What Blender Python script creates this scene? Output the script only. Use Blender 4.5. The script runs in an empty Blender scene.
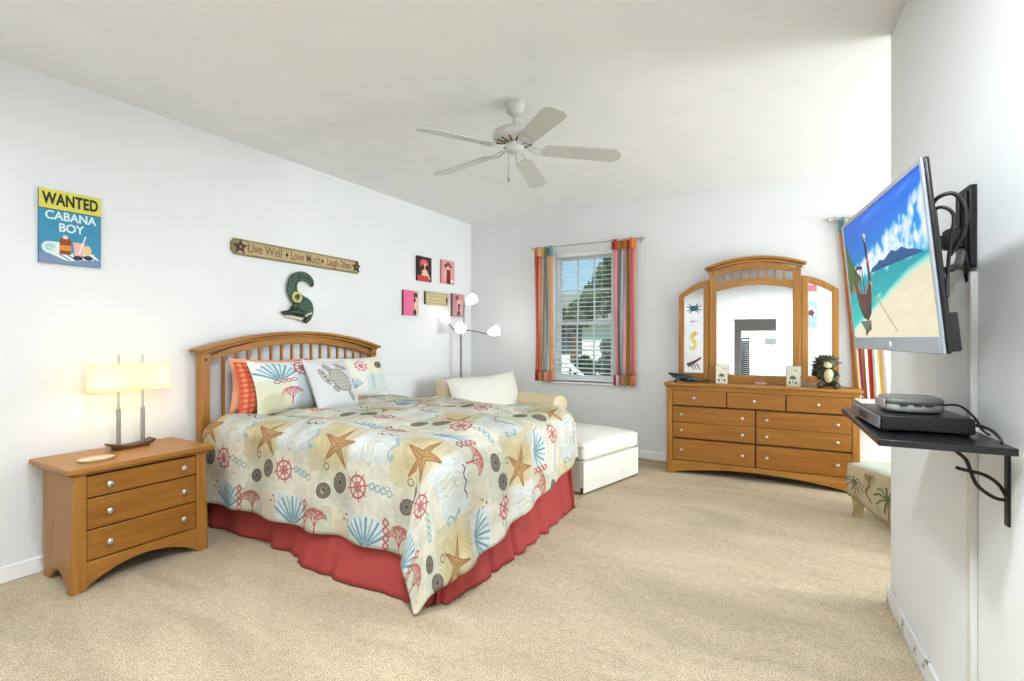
import bpy, bmesh, math, random
import numpy as np
from mathutils import Vector, Matrix, Euler, noise
PI = math.pi
sc = bpy.context.scene
COL = sc.collection
rnd = random.Random(7)

# ------------------------------------------------------------------ camera, world, sun, exposure
XL, YB, H, HC = -3.6035, 5.299, 2.74, 1.2804          # left wall, back wall, ceiling, camera height
AR, XR = -0.0537, 0.5669                              # right wall leans 3 degrees in plan
cam = bpy.data.objects.new('camera', bpy.data.cameras.new('camera'))
COL.objects.link(cam)
cam.location = (0, 0, HC)
cam.rotation_euler = (PI / 2, 0, 0.5156)
cam.data.sensor_width = 36
cam.data.lens = 497.33 / 1024 * 36
cam.data.shift_y = -2.04 / 1024
cam.data.clip_start = 0.02
sc.camera = cam

sc.view_settings.view_transform = 'Standard'
sc.view_settings.look = 'None'
sc.view_settings.gamma = 1
sc.view_settings.use_curve_mapping = False
sc.view_settings.exposure = 0.36

w = bpy.data.worlds.new('sky'); sc.world = w; w.use_nodes = True
nt = w.node_tree; nt.nodes.clear()
out = nt.nodes.new('ShaderNodeOutputWorld'); bg = nt.nodes.new('ShaderNodeBackground')
tc = nt.nodes.new('ShaderNodeTexCoord'); sep = nt.nodes.new('ShaderNodeSeparateXYZ'); rp = nt.nodes.new('ShaderNodeValToRGB')
nt.links.new(tc.outputs['Generated'], sep.inputs[0]); nt.links.new(sep.outputs['Z'], rp.inputs[0])
nt.links.new(rp.outputs[0], bg.inputs[0]); nt.links.new(bg.outputs[0], out.inputs[0])
rp.color_ramp.elements[0].position = 0.0; rp.color_ramp.elements[0].color = (0.42, 0.62, 0.72, 1)
rp.color_ramp.elements[1].position = 0.35; rp.color_ramp.elements[1].color = (0.13, 0.42, 0.66, 1)
bg.inputs[1].default_value = 1.05

def light(name, kind, loc, energy, color=(1, 1, 1), size=None, size_y=None, rot=(0, 0, 0), parent=None, angle=None):
    d = bpy.data.lights.new(name, kind); d.energy = energy; d.color = color
    if kind == 'AREA':
        d.size = size
        if size_y: d.shape = 'RECTANGLE'; d.size_y = size_y
        else: d.shape = 'DISK'
    if kind == 'POINT' and size: d.shadow_soft_size = size
    if kind == 'SUN': d.angle = angle
    o = bpy.data.objects.new(name, d); COL.objects.link(o); o.location = loc; o.rotation_euler = rot
    if parent:
        o.parent = parent; o.matrix_basis = Matrix.LocRotScale(Vector(loc), Euler(rot), None)
    return o
# sun behind the house, lighting the garden
sun = light('sun', 'SUN', (0, -9, 12), 5, (1, 0.97, 0.92), angle=math.radians(3))
sun.rotation_euler = Vector((-0.35, 0.55, -0.75)).to_track_quat('-Z', 'Y').to_euler()
# fill light added in the alcove right of the partition, no window behind it
light('alcove_fill', 'AREA', (4.4, 4.15, 1.25), 160, (0.90, 0.96, 1.0), 1.6, 1.8, (0, PI / 2, 0))

# ------------------------------------------------------------------ helpers
def lin(c):
    return tuple((x / 12.92 if x <= 0.04045 else ((x + 0.055) / 1.055) ** 2.4) for x in c)
def rgb(r, g, b): return (r / 255, g / 255, b / 255)

def tag(o, label=None, cat=None, group=None, kind=None):
    if label: o['label'] = label
    if cat: o['category'] = cat
    if group: o['group'] = group
    if kind: o['kind'] = kind
    return o

def thing(name, label, cat, loc=(0, 0, 0), rot=(0, 0, 0), group=None):
    o = bpy.data.objects.new(name, None); COL.objects.link(o)
    o.empty_display_size = 0.05
    o.matrix_basis = Matrix.LocRotScale(Vector(loc), Euler(rot), None)
    return tag(o, label, cat, group)

def copy_tree(o, parent=None):
    c = o.copy(); COL.objects.link(c)
    if parent: c.parent = parent
    for ch in [x for x in bpy.data.objects if x.parent == o]:
        copy_tree(ch, c)
    return c

class MB:
    def __init__(s): s.v = []; s.f = []; s.uv = []; s.M = None
    def add(s, vs, fs, uvs=None):
        b = len(s.v)
        for p in vs:
            p = Vector(p); s.v.append(s.M @ p if s.M else p)
        for i, f in enumerate(fs):
            s.f.append([b + k for k in f]); s.uv.append(uvs[i] if uvs else None)
        return s
    def box(s, x0, x1, y0, y1, z0, z1):
        v = [(x, y, z) for z in (z0, z1) for y in (y0, y1) for x in (x0, x1)]
        return s.add(v, [(0, 2, 3, 1), (4, 5, 7, 6), (0, 1, 5, 4), (2, 6, 7, 3), (0, 4, 6, 2), (1, 3, 7, 5)])
    def prism(s, poly, axis, a0, a1, uv=None):
        n = len(poly)
        def P(p, a):
            return (p[0], a, p[1]) if axis == 'y' else ((a, p[0], p[1]) if axis == 'x' else (p[0], p[1], a))
        v = [P(p, a0) for p in poly] + [P(p, a1) for p in poly]
        fs = [list(range(n)), list(range(2 * n - 1, n - 1, -1))]
        for i in range(n):
            j = (i + 1) % n; fs.append((i, i + n, j + n, j))
        return s.add(v, fs)
    def tube(s, pts, r, n=10, caps=True):
        pts = [Vector(p) for p in pts]; m = len(pts)
        rs = r if isinstance(r, (list, tuple)) else [r] * m
        vs = []; ref = None
        for i, p in enumerate(pts):
            t = (pts[min(i + 1, m - 1)] - pts[max(i - 1, 0)])
            if t.length < 1e-9: t = Vector((0, 0, 1))
            t.normalize()
            if ref is None:
                ref = t.orthogonal().normalized()
            else:
                ref = (ref - t * ref.dot(t)); ref = ref.normalized() if ref.length > 1e-6 else t.orthogonal().normalized()
            bn = t.cross(ref)
            for k in range(n):
                a = 2 * PI * k / n
                vs.append(p + (ref * math.cos(a) + bn * math.sin(a)) * rs[i])
        fs = []
        for i in range(m - 1):
            for k in range(n):
                l = (k + 1) % n
                fs.append((i * n + k, i * n + l, (i + 1) * n + l, (i + 1) * n + k))
        if caps: fs += [list(range(n - 1, -1, -1)), list(range((m - 1) * n, m * n))]
        return s.add(vs, fs)
    def lathe(s, prof, c=(0, 0, 0), n=24, axis='z', sx=1.0, sy=1.0):
        vs = []; c = Vector(c)
        for r, h in prof:
            for k in range(n):
                a = 2 * PI * k / n; p = (r * math.cos(a) * sx, r * math.sin(a) * sy, h)
                if axis == 'y': p = (p[0], -h, p[1])
                if axis == 'x': p = (h, p[0], p[1])
                vs.append(c + Vector(p))
        fs = []
        for i in range(len(prof) - 1):
            for k in range(n):
                l = (k + 1) % n; fs.append((i * n + k, i * n + l, (i + 1) * n + l, (i + 1) * n + k))
        fs += [list(range(n - 1, -1, -1)), list(range((len(prof) - 1) * n, len(prof) * n))]
        return s.add(vs, fs)
    def grid(s, fn, nu, nv, uvf=None, wrap=False):
        vs = [fn(i / nu, j / nv) for j in range(nv + 1) for i in range(nu + 1)]
        fs = []; us = []
        for j in range(nv):
            for i in range(nu):
                a = j * (nu + 1) + i
                fs.append((a, a + 1, a + nu + 2, a + nu + 1))
                q = [(i / nu, j / nv), ((i + 1) / nu, j / nv), ((i + 1) / nu, (j + 1) / nv), (i / nu, (j + 1) / nv)]
                us.append([uvf(*t) for t in q] if uvf else q)
        return s.add(vs, fs, us)
    def quad_uv(s, a, b, c, d):
        return s.add([a, b, c, d], [(0, 1, 2, 3)], [[(0, 0), (1, 0), (1, 1), (0, 1)]])
    def cushion(s, x0, x1, y0, y1, z0, z1, r=0.05, crown=0.02, n=10, crown_side=0.0):
        c = Vector(((x0 + x1) / 2, (y0 + y1) / 2, (z0 + z1) / 2)); h = Vector(((x1 - x0) / 2, (y1 - y0) / 2, (z1 - z0) / 2))
        r = min(r, h.x, h.y, h.z); k = h - Vector((r, r, r))
        t = [-1, -0.97, -0.9] + [(-0.8 + 1.6 * i / (n - 1)) for i in range(n)] + [0.9, 0.97, 1]
        def rp(p):
            q = Vector((p[0] * h.x, p[1] * h.y, p[2] * h.z))
            core = Vector([max(-k[i], min(k[i], q[i])) for i in range(3)])
            d = q - core
            if d.length > 1e-9: q = core + d.normalized() * r
            z = crown * (1 - p[0] ** 2) * (1 - p[1] ** 2) * (p[2])
            q.z += z
            q.x += crown_side * (1 - p[1] ** 2) * (1 - p[2] ** 2) * p[0]
            q.y += crown_side * (1 - p[0] ** 2) * (1 - p[2] ** 2) * p[1]
            return c + q
        m = len(t)
        for ax in range(3):
            for sg in (-1, 1):
                vs = []
                for a in t:
                    for b in t:
                        p = [0, 0, 0]; p[ax] = sg; p[(ax + 1) % 3] = a; p[(ax + 2) % 3] = b
                        vs.append(rp(p))
                fs = []
                for i in range(m - 1):
                    for j in range(m - 1):
                        f = (i * m + j, (i + 1) * m + j, (i + 1) * m + j + 1, i * m + j + 1)
                        fs.append(f if sg > 0 else f[::-1])
                s.add(vs, fs)
        return s
    def build(s, name, mat, parent=None, bevel=0.0, smooth=True, ang=38, world=False, weld=False, solid=0.0, kind=None, seg=2, subsurf=0):
        me = bpy.data.meshes.new(name)
        vs = s.v
        if world and parent is not None:
            full = parent.matrix_basis.copy(); q = parent.parent
            while q: full = q.matrix_basis @ full; q = q.parent
            inv = full.inverted(); vs = [inv @ p for p in vs]
        me.from_pydata([tuple(p) for p in vs], [], s.f)
        if any(u is not None for u in s.uv):
            lay = me.uv_layers.new(name='UVMap'); i = 0
            for f, u in zip(s.f, s.uv):
                for k in range(len(f)):
                    lay.data[i].uv = u[k] if u else (0, 0); i += 1
        me.validate()
        bm = bmesh.new(); bm.from_mesh(me)
        if weld: bmesh.ops.remove_doubles(bm, verts=bm.verts, dist=1e-5)
        if not any(u is not None for u in s.uv) or weld: bmesh.ops.recalc_face_normals(bm, faces=bm.faces)
        bm.to_mesh(me); bm.free()
        me.materials.append(mat)
        if smooth:
            me.shade_smooth(); me.set_sharp_from_angle(angle=math.radians(ang))
        o = bpy.data.objects.new(name, me); COL.objects.link(o)
        if parent: o.parent = parent
        if bevel:
            b = o.modifiers.new('bevel', 'BEVEL'); b.width = bevel; b.segments = seg; b.limit_method = 'ANGLE'; b.angle_limit = math.radians(40); b.harden_normals = False
        if solid:
            m = o.modifiers.new('solid', 'SOLIDIFY'); m.thickness = solid; m.offset = 0
        if subsurf:
            m = o.modifiers.new('sub', 'SUBSURF'); m.levels = subsurf; m.render_levels = subsurf
        if kind: o['kind'] = kind
        return o

def struct(name, mb, mat, parent=None, **k):
    o = mb.build(name, mat, parent, **k)
    if parent is None: o['kind'] = 'structure'
    return o

# ------------------------------------------------------------------ materials
def base(name):
    m = bpy.data.materials.new(name); m.use_nodes = True
    return m, m.node_tree, m.node_tree.nodes['Principled BSDF']
def N(nt, kind, **kw):
    n = nt.nodes.new(kind)
    for k, v in kw.items(): setattr(n, k, v)
    return n
def texco(nt, scale=(1, 1, 1), which='Object'):
    t = N(nt, 'ShaderNodeTexCoord'); mp = N(nt, 'ShaderNodeMapping'); mp.inputs['Scale'].default_value = scale
    nt.links.new(t.outputs[which], mp.inputs[0]); return mp.outputs[0]
def pmat(name, c, rough=0.5, var=0.06, scale=8, bump=0.0, bscale=60, metal=0, spec=0.5, coat=0, sss=0):
    """plain procedural surface: slight noise in colour, optional noise bump"""
    m, nt, b = base(name)
    co = texco(nt)
    no = N(nt, 'ShaderNodeTexNoise'); no.inputs['Scale'].default_value = scale; no.inputs['Detail'].default_value = 3
    nt.links.new(co, no.inputs[0])
    r = N(nt, 'ShaderNodeValToRGB'); L = lin(c)
    r.color_ramp.elements[0].position = 0.3; r.color_ramp.elements[1].position = 0.7
    r.color_ramp.elements[0].color = tuple(max(0, x * (1 - var)) for x in L) + (1,)
    r.color_ramp.elements[1].color = tuple(min(1, x * (1 + var)) for x in L) + (1,)
    nt.links.new(no.outputs[0], r.inputs[0]); nt.links.new(r.outputs[0], b.inputs['Base Color'])
    b.inputs['Roughness'].default_value = rough; b.inputs['Metallic'].default_value = metal
    b.inputs['Specular IOR Level'].default_value = spec; b.inputs['Coat Weight'].default_value = coat
    if bump:
        n2 = N(nt, 'ShaderNodeTexNoise'); n2.inputs['Scale'].default_value = bscale; n2.inputs['Detail'].default_value = 4
        nt.links.new(co, n2.inputs[0])
        bp = N(nt, 'ShaderNodeBump'); bp.inputs['Strength'].default_value = bump; bp.inputs['Distance'].default_value = 0.01
        nt.links.new(n2.outputs[0], bp.inputs['Height']); nt.links.new(bp.outputs[0], b.inputs['Normal'])
    return m
def wood(name, c1, c2, axis, rough=0.38):
    m, nt, b = base(name)
    s = [14, 14, 14]; s['xyz'.index(axis)] = 1.1
    co = texco(nt, s)
    no = N(nt, 'ShaderNodeTexNoise'); no.inputs['Scale'].default_value = 2.0; no.inputs['Detail'].default_value = 6; no.inputs['Distortion'].default_value = 0.6
    nt.links.new(co, no.inputs[0])
    r = N(nt, 'ShaderNodeValToRGB')
    r.color_ramp.elements[0].position = 0.32; r.color_ramp.elements[1].position = 0.68
    r.color_ramp.elements[0].color = lin(c1) + (1,); r.color_ramp.elements[1].color = lin(c2) + (1,)
    nt.links.new(no.outputs[0], r.inputs[0]); nt.links.new(r.outputs[0], b.inputs['Base Color'])
    b.inputs['Roughness'].default_value = rough; b.inputs['Coat Weight'].default_value = 0.05; b.inputs['Coat Roughness'].default_value = 0.3; b.inputs['Specular IOR Level'].default_value = .35
    bp = N(nt, 'ShaderNodeBump'); bp.inputs['Strength'].default_value = 0.05; bp.inputs['Distance'].default_value = 0.01
    nt.links.new(no.outputs[0], bp.inputs['Height']); nt.links.new(bp.outputs[0], b.inputs['Normal'])
    return m
def glow(name, c, strength, mixc=None):
    m, nt, b = base(name)
    b.inputs['Base Color'].default_value = lin(mixc or c) + (1,)
    b.inputs['Emission Color'].default_value = lin(c) + (1,); b.inputs['Emission Strength'].default_value = strength
    b.inputs['Roughness'].default_value = 0.5
    return m
def img_mat(name, canvas, rough=0.7, emit=0.0, bump=0.0, bscale=200, spec=0.3):
    m, nt, b = base(name)
    t = N(nt, 'ShaderNodeTexImage'); t.image = canvas.image(name); t.extension = 'EXTEND'
    u = N(nt, 'ShaderNodeUVMap'); nt.links.new(u.outputs[0], t.inputs[0])
    if emit:
        b.inputs['Base Color'].default_value = (0.01, 0.01, 0.01, 1)
        nt.links.new(t.outputs[0], b.inputs['Emission Color']); b.inputs['Emission Strength'].default_value = emit
    else:
        nt.links.new(t.outputs[0], b.inputs['Base Color'])
    b.inputs['Roughness'].default_value = rough; b.inputs['Specular IOR Level'].default_value = spec
    if bump:
        n2 = N(nt, 'ShaderNodeTexNoise'); n2.inputs['Scale'].default_value = bscale
        nt.links.new(texco(nt), n2.inputs[0]); bp = N(nt, 'ShaderNodeBump'); bp.inputs['Strength'].default_value = bump; bp.inputs['Distance'].default_value = 0.01
        nt.links.new(n2.outputs[0], bp.inputs['Height']); nt.links.new(bp.outputs[0], b.inputs['Normal'])
    return m

class Canvas:
    """computed pattern: shapes rasterised into an array, y up"""
    def __init__(s, W, Hh, col, k=1.0, ox=0.0, oy=0.0):
        s.a = np.empty((Hh, W, 3), np.float32); s.a[:] = col; s.k = k; s.o = (ox, oy)
    def _p(s, p): return ((p[0] - s.o[0]) * s.k, (p[1] - s.o[1]) * s.k)
    def _bb(s, x0, y0, x1, y1):
        Hh, W, _ = s.a.shape
        x0 = max(0, int(x0) - 1); y0 = max(0, int(y0) - 1); x1 = min(W, int(x1) + 2); y1 = min(Hh, int(y1) + 2)
        if x1 <= x0 or y1 <= y0: return None
        X, Y = np.meshgrid(np.arange(x0, x1) + .5, np.arange(y0, y1) + .5); return X, Y, slice(y0, y1), slice(x0, x1)
    def _mix(s, ys, xs, al, col):
        al = np.clip(al, 0, 1)[..., None]; s.a[ys, xs] = s.a[ys, xs] * (1 - al) + np.array(col, np.float32) * al
    def poly(s, pts, col, al=1.0):
        P = np.array([s._p(p) for p in pts]); r = s._bb(*P.min(0), *P.max(0))
        if r is None: return
        X, Y, ys, xs = r; ins = np.zeros(X.shape, bool); n = len(P)
        for i in range(n):
            x1, y1 = P[i]; x2, y2 = P[(i + 1) % n]
            if y1 == y2: continue
            c = ((y1 > Y) != (y2 > Y)) & (X < (x2 - x1) * (Y - y1) / (y2 - y1) + x1); ins ^= c
        s._mix(ys, xs, ins * float(al), col)
    def line(s, pts, wd, col, al=1.0):
        for p, q in zip(pts[:-1], pts[1:]):
            (x1, y1), (x2, y2) = s._p(p), s._p(q); h = wd * s.k / 2
            r = s._bb(min(x1, x2) - h, min(y1, y2) - h, max(x1, x2) + h, max(y1, y2) + h)
            if r is None: continue
            X, Y, ys, xs = r; dx, dy = x2 - x1, y2 - y1; L = dx * dx + dy * dy + 1e-9
            t = np.clip(((X - x1) * dx + (Y - y1) * dy) / L, 0, 1)
            d = np.hypot(X - x1 - t * dx, Y - y1 - t * dy)
            s._mix(ys, xs, np.clip(h - d + .5, 0, 1) * al, col)
    def ell(s, c, rx, ry, col, rot=0, al=1.0, soft=0.0):
        (cx, cy) = s._p(c); rx *= s.k; ry *= s.k; R = max(rx, ry)
        r = s._bb(cx - R, cy - R, cx + R, cy + R)
        if r is None: return
        X, Y, ys, xs = r; ca, sa = math.cos(rot), math.sin(rot); U = (X - cx) * ca + (Y - cy) * sa; V = -(X - cx) * sa + (Y - cy) * ca
        d = np.sqrt((U / rx) ** 2 + (V / ry) ** 2)
        a = np.clip((1 - d) * min(rx, ry) + .5, 0, 1) if not soft else np.clip((1 - d) / soft, 0, 1)
        s._mix(ys, xs, a * al, col)
    def rect(s, x0, y0, x1, y1, col, al=1.0): s.poly([(x0, y0), (x1, y0), (x1, y1), (x0, y1)], col, al)
    def image(s, name):
        Hh, W, _ = s.a.shape
        im = bpy.data.images.new(name, W, Hh); px = np.ones((Hh, W, 4), np.float32); px[..., :3] = np.clip(s.a, 0, 1)
        im.pixels.foreach_set(px.ravel()); im.update(); im.pack(); return im

# honey oak, one material per grain direction
W1, W2 = rgb(152, 100, 38), rgb(174, 122, 55)
wood_x = wood('honey_oak_along_x', W1, W2, 'x'); wood_y = wood('honey_oak_along_y', W1, W2, 'y'); wood_z = wood('honey_oak_upright', W1, W2, 'z')
D1, D2 = rgb(142, 90, 30), rgb(160, 107, 42)
draw_x = wood('honey_oak_drawer', D1, D2, 'x')
groove = pmat('dark_gap', rgb(84, 46, 16), 0.7)
nickel = pmat('brushed_nickel', rgb(200, 198, 192), 0.28, metal=0.9)
chrome = pmat('lamp_steel', rgb(170, 170, 168), 0.3, metal=0.85)
m_black = pmat('black_plastic', rgb(11, 11, 13), 0.35)
m_blackm = pmat('black_metal', rgb(13, 13, 13), 0.5, metal=0.2)
m_trim = pmat('white_trim_paint', rgb(248, 249, 250), 0.4, 0.02)
m_wall = pmat('wall_paint', rgb(232, 234, 235), 0.75, 0.015, 2, bump=0.04, bscale=120)
m_ceil = pmat('knockdown_ceiling', rgb(240, 241, 241), 0.9, 0.015, 6, bump=0.25, bscale=45)
m_fan = pmat('fan_white_enamel', rgb(198, 198, 193), 0.4, 0.03)
m_glassy = None

def carpet():
    m, nt, b = base('beige_carpet'); co = texco(nt)
    a = N(nt, 'ShaderNodeTexNoise'); a.inputs['Scale'].default_value = 170; a.inputs['Detail'].default_value = 3
    c = N(nt, 'ShaderNodeTexNoise'); c.inputs['Scale'].default_value = 1.7; c.inputs['Detail'].default_value = 4; c.inputs['Distortion'].default_value = 1.2
    f = N(nt, 'ShaderNodeTexNoise'); f.inputs['Scale'].default_value = 28; f.inputs['Detail'].default_value = 2
    for n in (a, f): nt.links.new(co, n.inputs[0])
    mp = N(nt, 'ShaderNodeMapping'); mp.inputs['Rotation'].default_value = (0, 0, .55); mp.inputs['Scale'].default_value = (.55, 1.6, 1); nt.links.new(co, mp.inputs[0]); nt.links.new(mp.outputs[0], c.inputs[0])
    r = N(nt, 'ShaderNodeValToRGB'); r.color_ramp.elements[0].position = 0.33; r.color_ramp.elements[1].position = 0.67
    r.color_ramp.elements[0].color = lin(rgb(166, 147, 116)) + (1,); r.color_ramp.elements[1].color = lin(rgb(238, 224, 197)) + (1,)
    nt.links.new(a.outputs[0], r.inputs[0])
    r2 = N(nt, 'ShaderNodeValToRGB'); r2.color_ramp.elements[0].position = 0.38; r2.color_ramp.elements[1].position = 0.6
    r2.color_ramp.elements[0].color = (0.87, 0.855, 0.835, 1); r2.color_ramp.elements[1].color = (1.05, 1.04, 1.03, 1)
    nt.links.new(c.outputs[0], r2.inputs[0])
    r3 = N(nt, 'ShaderNodeValToRGB'); r3.color_ramp.elements[0].position = 0.3; r3.color_ramp.elements[1].position = 0.7
    r3.color_ramp.elements[0].color = (0.88, 0.87, 0.86, 1); r3.color_ramp.elements[1].color = (1.04, 1.04, 1.04, 1)
    nt.links.new(f.outputs[0], r3.inputs[0])
    mx = N(nt, 'ShaderNodeMix', data_type='RGBA', blend_type='MULTIPLY'); mx.inputs[0].default_value = 1
    nt.links.new(r.outputs[0], mx.inputs[6]); nt.links.new(r2.outputs[0], mx.inputs[7])
    mx2 = N(nt, 'ShaderNodeMix', data_type='RGBA', blend_type='MULTIPLY'); mx2.inputs[0].default_value = 1
    nt.links.new(mx.outputs[2], mx2.inputs[6]); nt.links.new(r3.outputs[0], mx2.inputs[7])
    nt.links.new(mx2.outputs[2], b.inputs['Base Color'])
    b.inputs['Roughness'].default_value = 1; b.inputs['Specular IOR Level'].default_value = 0.1
    bp = N(nt, 'ShaderNodeBump'); bp.inputs['Strength'].default_value = 0.5; bp.inputs['Distance'].default_value = 0.02
    nt.links.new(a.outputs[0], bp.inputs['Height']); nt.links.new(bp.outputs[0], b.inputs['Normal'])
    return m
m_carpet = carpet()

def glass_mat(name, refl=0.06):
    m = bpy.data.materials.new(name); m.use_nodes = True; nt = m.node_tree; nt.nodes.clear()
    o = N(nt, 'ShaderNodeOutputMaterial'); mx = N(nt, 'ShaderNodeMixShader'); t = N(nt, 'ShaderNodeBsdfTransparent'); g = N(nt, 'ShaderNodeBsdfGlossy')
    g.inputs['Roughness'].default_value = 0.02; mx.inputs[0].default_value = refl
    nt.links.new(t.outputs[0], mx.inputs[1]); nt.links.new(g.outputs[0], mx.inputs[2]); nt.links.new(mx.outputs[0], o.inputs[0]); return m
m_pane = glass_mat('window_pane_glass')
def mirror_mat():
    m, nt, b = base('mirror_silver'); b.inputs['Metallic'].default_value = 1; b.inputs['Roughness'].default_value = 0.015; b.inputs['Base Color'].default_value = (0.84, 0.855, 0.855, 1); return m
m_mirror = mirror_mat()

# ------------------------------------------------------------------ the setting
struct('floor', MB().box(XL - .2, 4.8, -6.8, YB + .15, -.06, 0), m_carpet, smooth=False)
struct('ceiling', MB().box(XL - .2, 4.8, -6.8, YB + .15, H, H + .08), m_ceil, smooth=False)
struct('wall_left', MB().box(XL - .15, XL, -1.15, YB + .15, 0, H), m_wall, smooth=False)
# back wall with two window openings
WX = (-2.45, -1.72); WZ = (0.785, 2.265)
W2X = (0.46, 1.45)
mb = MB()
for a, b_ in ((XL, WX[0]), (WX[1], W2X[0]), (W2X[1], 4.6)): mb.box(a, b_, YB, YB + .15, 0, H)
for a, b_ in (WX, W2X):
    mb.box(a, b_, YB, YB + .15, 0, WZ[0]); mb.box(a, b_, YB, YB + .15, WZ[1], H)
struct('wall_back', mb, m_wall, smooth=False)
# right partition: a 3 degree skew in plan; ends at y = 3 and returns to the right
def wr(y): return XR + math.tan(AR) * y
def scuffed():
    m, nt, b = base('scuffed_partition_paint'); co = texco(nt)
    sp = N(nt, 'ShaderNodeSeparateXYZ'); nt.links.new(co, sp.inputs[0])
    no = N(nt, 'ShaderNodeTexNoise'); no.inputs['Scale'].default_value = 19; no.inputs['Detail'].default_value = 3; nt.links.new(co, no.inputs[0])
    lo = N(nt, 'ShaderNodeMapRange'); lo.inputs[1].default_value = 0.17; lo.inputs[2].default_value = 0.0; lo.inputs[3].default_value = 0; lo.inputs[4].default_value = 0.14
    nt.links.new(sp.outputs['Z'], lo.inputs[0])
    ad = N(nt, 'ShaderNodeMath', operation='ADD'); nt.links.new(no.outputs[0], ad.inputs[0]); nt.links.new(lo.outputs[0], ad.inputs[1])
    r = N(nt, 'ShaderNodeValToRGB'); r.color_ramp.elements[0].position = 0.69; r.color_ramp.elements[1].position = 0.76
    r.color_ramp.elements[0].color = lin(rgb(228, 229, 229)) + (1,); r.color_ramp.elements[1].color = lin(rgb(90, 92, 96)) + (1,)
    nt.links.new(ad.outputs[0], r.inputs[0]); nt.links.new(r.outputs[0], b.inputs['Base Color']); b.inputs['Roughness'].default_value = 0.6
    return m
m_scuff = scuffed()
Y0, Y1 = -1.0, 2.99
struct('wall_right', MB().prism([(wr(Y0), Y0), (wr(Y1), Y1), (4.6, Y1), (4.6, Y1 - .12), (wr(Y1) + .14, Y1 - .12), (wr(Y0) + .14, Y0)], 'z', 0, H), m_wall, bevel=.008)
struct('wall_alcove', MB().box(4.6, 4.75, Y1 - .12, YB + .15, 0, H), m_wall, smooth=False)
# wall behind the camera, with a doorway to a hall
DX = (-0.72, 0.06); DZ = 2.03; YR = -1.0
struct('wall_rear', MB().box(XL, DX[0], YR - .12, YR, 0, H).box(DX[1], wr(YR) + .14, YR - .12, YR, 0, H).box(DX[0], DX[1], YR - .12, YR, DZ, H), m_wall, smooth=False)
struct('wall_hall', MB().box(-1.15, -1.0, -6.8, YR - .12, 0, H).box(1.2, 1.35, -6.8, YR - .12, 0, H).box(-1.15, 1.35, -6.75, -6.6, 0, H).box(-1.0, -.67, -4.62, -4.5, 0, H).box(.6, 1.2, -4.62, -4.5, 0, H).box(-.67, .6, -4.62, -4.5, 2.03, H), m_wall, smooth=False)
mb = MB()
for yy in (YR, YR - .135):
    mb.box(DX[0] - .07, DX[0], yy, yy + .015, 0, DZ + .07).box(DX[1], DX[1] + .07, yy, yy + .015, 0, DZ + .07).box(DX[0], DX[1], yy, yy + .015, DZ, DZ + .07)
struct('trim_1', mb, m_trim, bevel=.004)
BH, BT = .088, .014
def bb(name, mb): return struct(name, mb, m_trim, bevel=.006)
bb('baseboard_left', MB().box(XL, XL + BT, YR, YB, 0, BH))
bb('baseboard_back', MB().box(XL + BT, 4.6, YB - BT, YB, 0, BH))
bb('baseboard_rear', MB().box(XL + BT, DX[0] - .07, YR, YR + BT, 0, BH))
struct('baseboard_right', MB().prism([(wr(Y0), Y0), (wr(Y1) - .0, Y1 + BT), (wr(Y1) - BT, Y1 + BT), (wr(Y0) - BT, Y0)], 'z', 0, BH).box(wr(Y1), 4.5, Y1, Y1 + BT, 0, BH), m_scuff, bevel=.006)

def window(n, x0, x1, z0, z1):
    """single-hung window in its opening: frame, two gridded sashes, panes, sill"""
    fr = MB(); y0, y1 = YB + .075, YB + .13; t = .035
    fr.box(x0, x0 + t, y0, y1, z0, z1).box(x1 - t, x1, y0, y1, z0, z1).box(x0 + t, x1 - t, y0, y1, z1 - t, z1).box(x0 + t, x1 - t, y0, y1, z0, z0 + t)
    w_ = struct('window_%d' % n, fr, m_trim, bevel=.003)
    zm = z0 + (z1 - z0) * .455
    for (a, b_, yy) in ((z0 + t, zm + .02, y0 + .01), (zm - .02, z1 - t, y0 + .03)):
        s_ = MB(); q = .028; xa, xb = x0 + t, x1 - t
        s_.box(xa, xa + q, yy, yy + .02, a, b_).box(xb - q, xb, yy, yy + .02, a, b_).box(xa + q, xb - q, yy, yy + .02, a, a + q + .012).box(xa + q, xb - q, yy, yy + .02, b_ - q - .012, b_)
        for i in (1, 2):
            xm = xa + q + (xb - xa - 2 * q) * i / 3; s_.box(xm - .008, xm + .008, yy + .004, yy + .016, a + q, b_ - q)
        zz = (a + b_) / 2; s_.box(xa + q, xb - q, yy + .005, yy + .015, zz - .008, zz + .008)
        so = s_.build('window_sash', m_trim, w_)
        MB().box(xa + q, xb - q, yy + .008, yy + .012, a + q, b_ - q).build('window_pane', m_pane, so, smooth=False)
    MB().box(x0 - .03, x1 + .03, YB - .03, YB + .075, z0 - .022, z0).build('window_sill', m_trim, w_, bevel=.005)
    return w_
window(1, WX[0], WX[1], WZ[0], WZ[1])
window(2, W2X[0], W2X[1], WZ[0], WZ[1])

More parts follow.
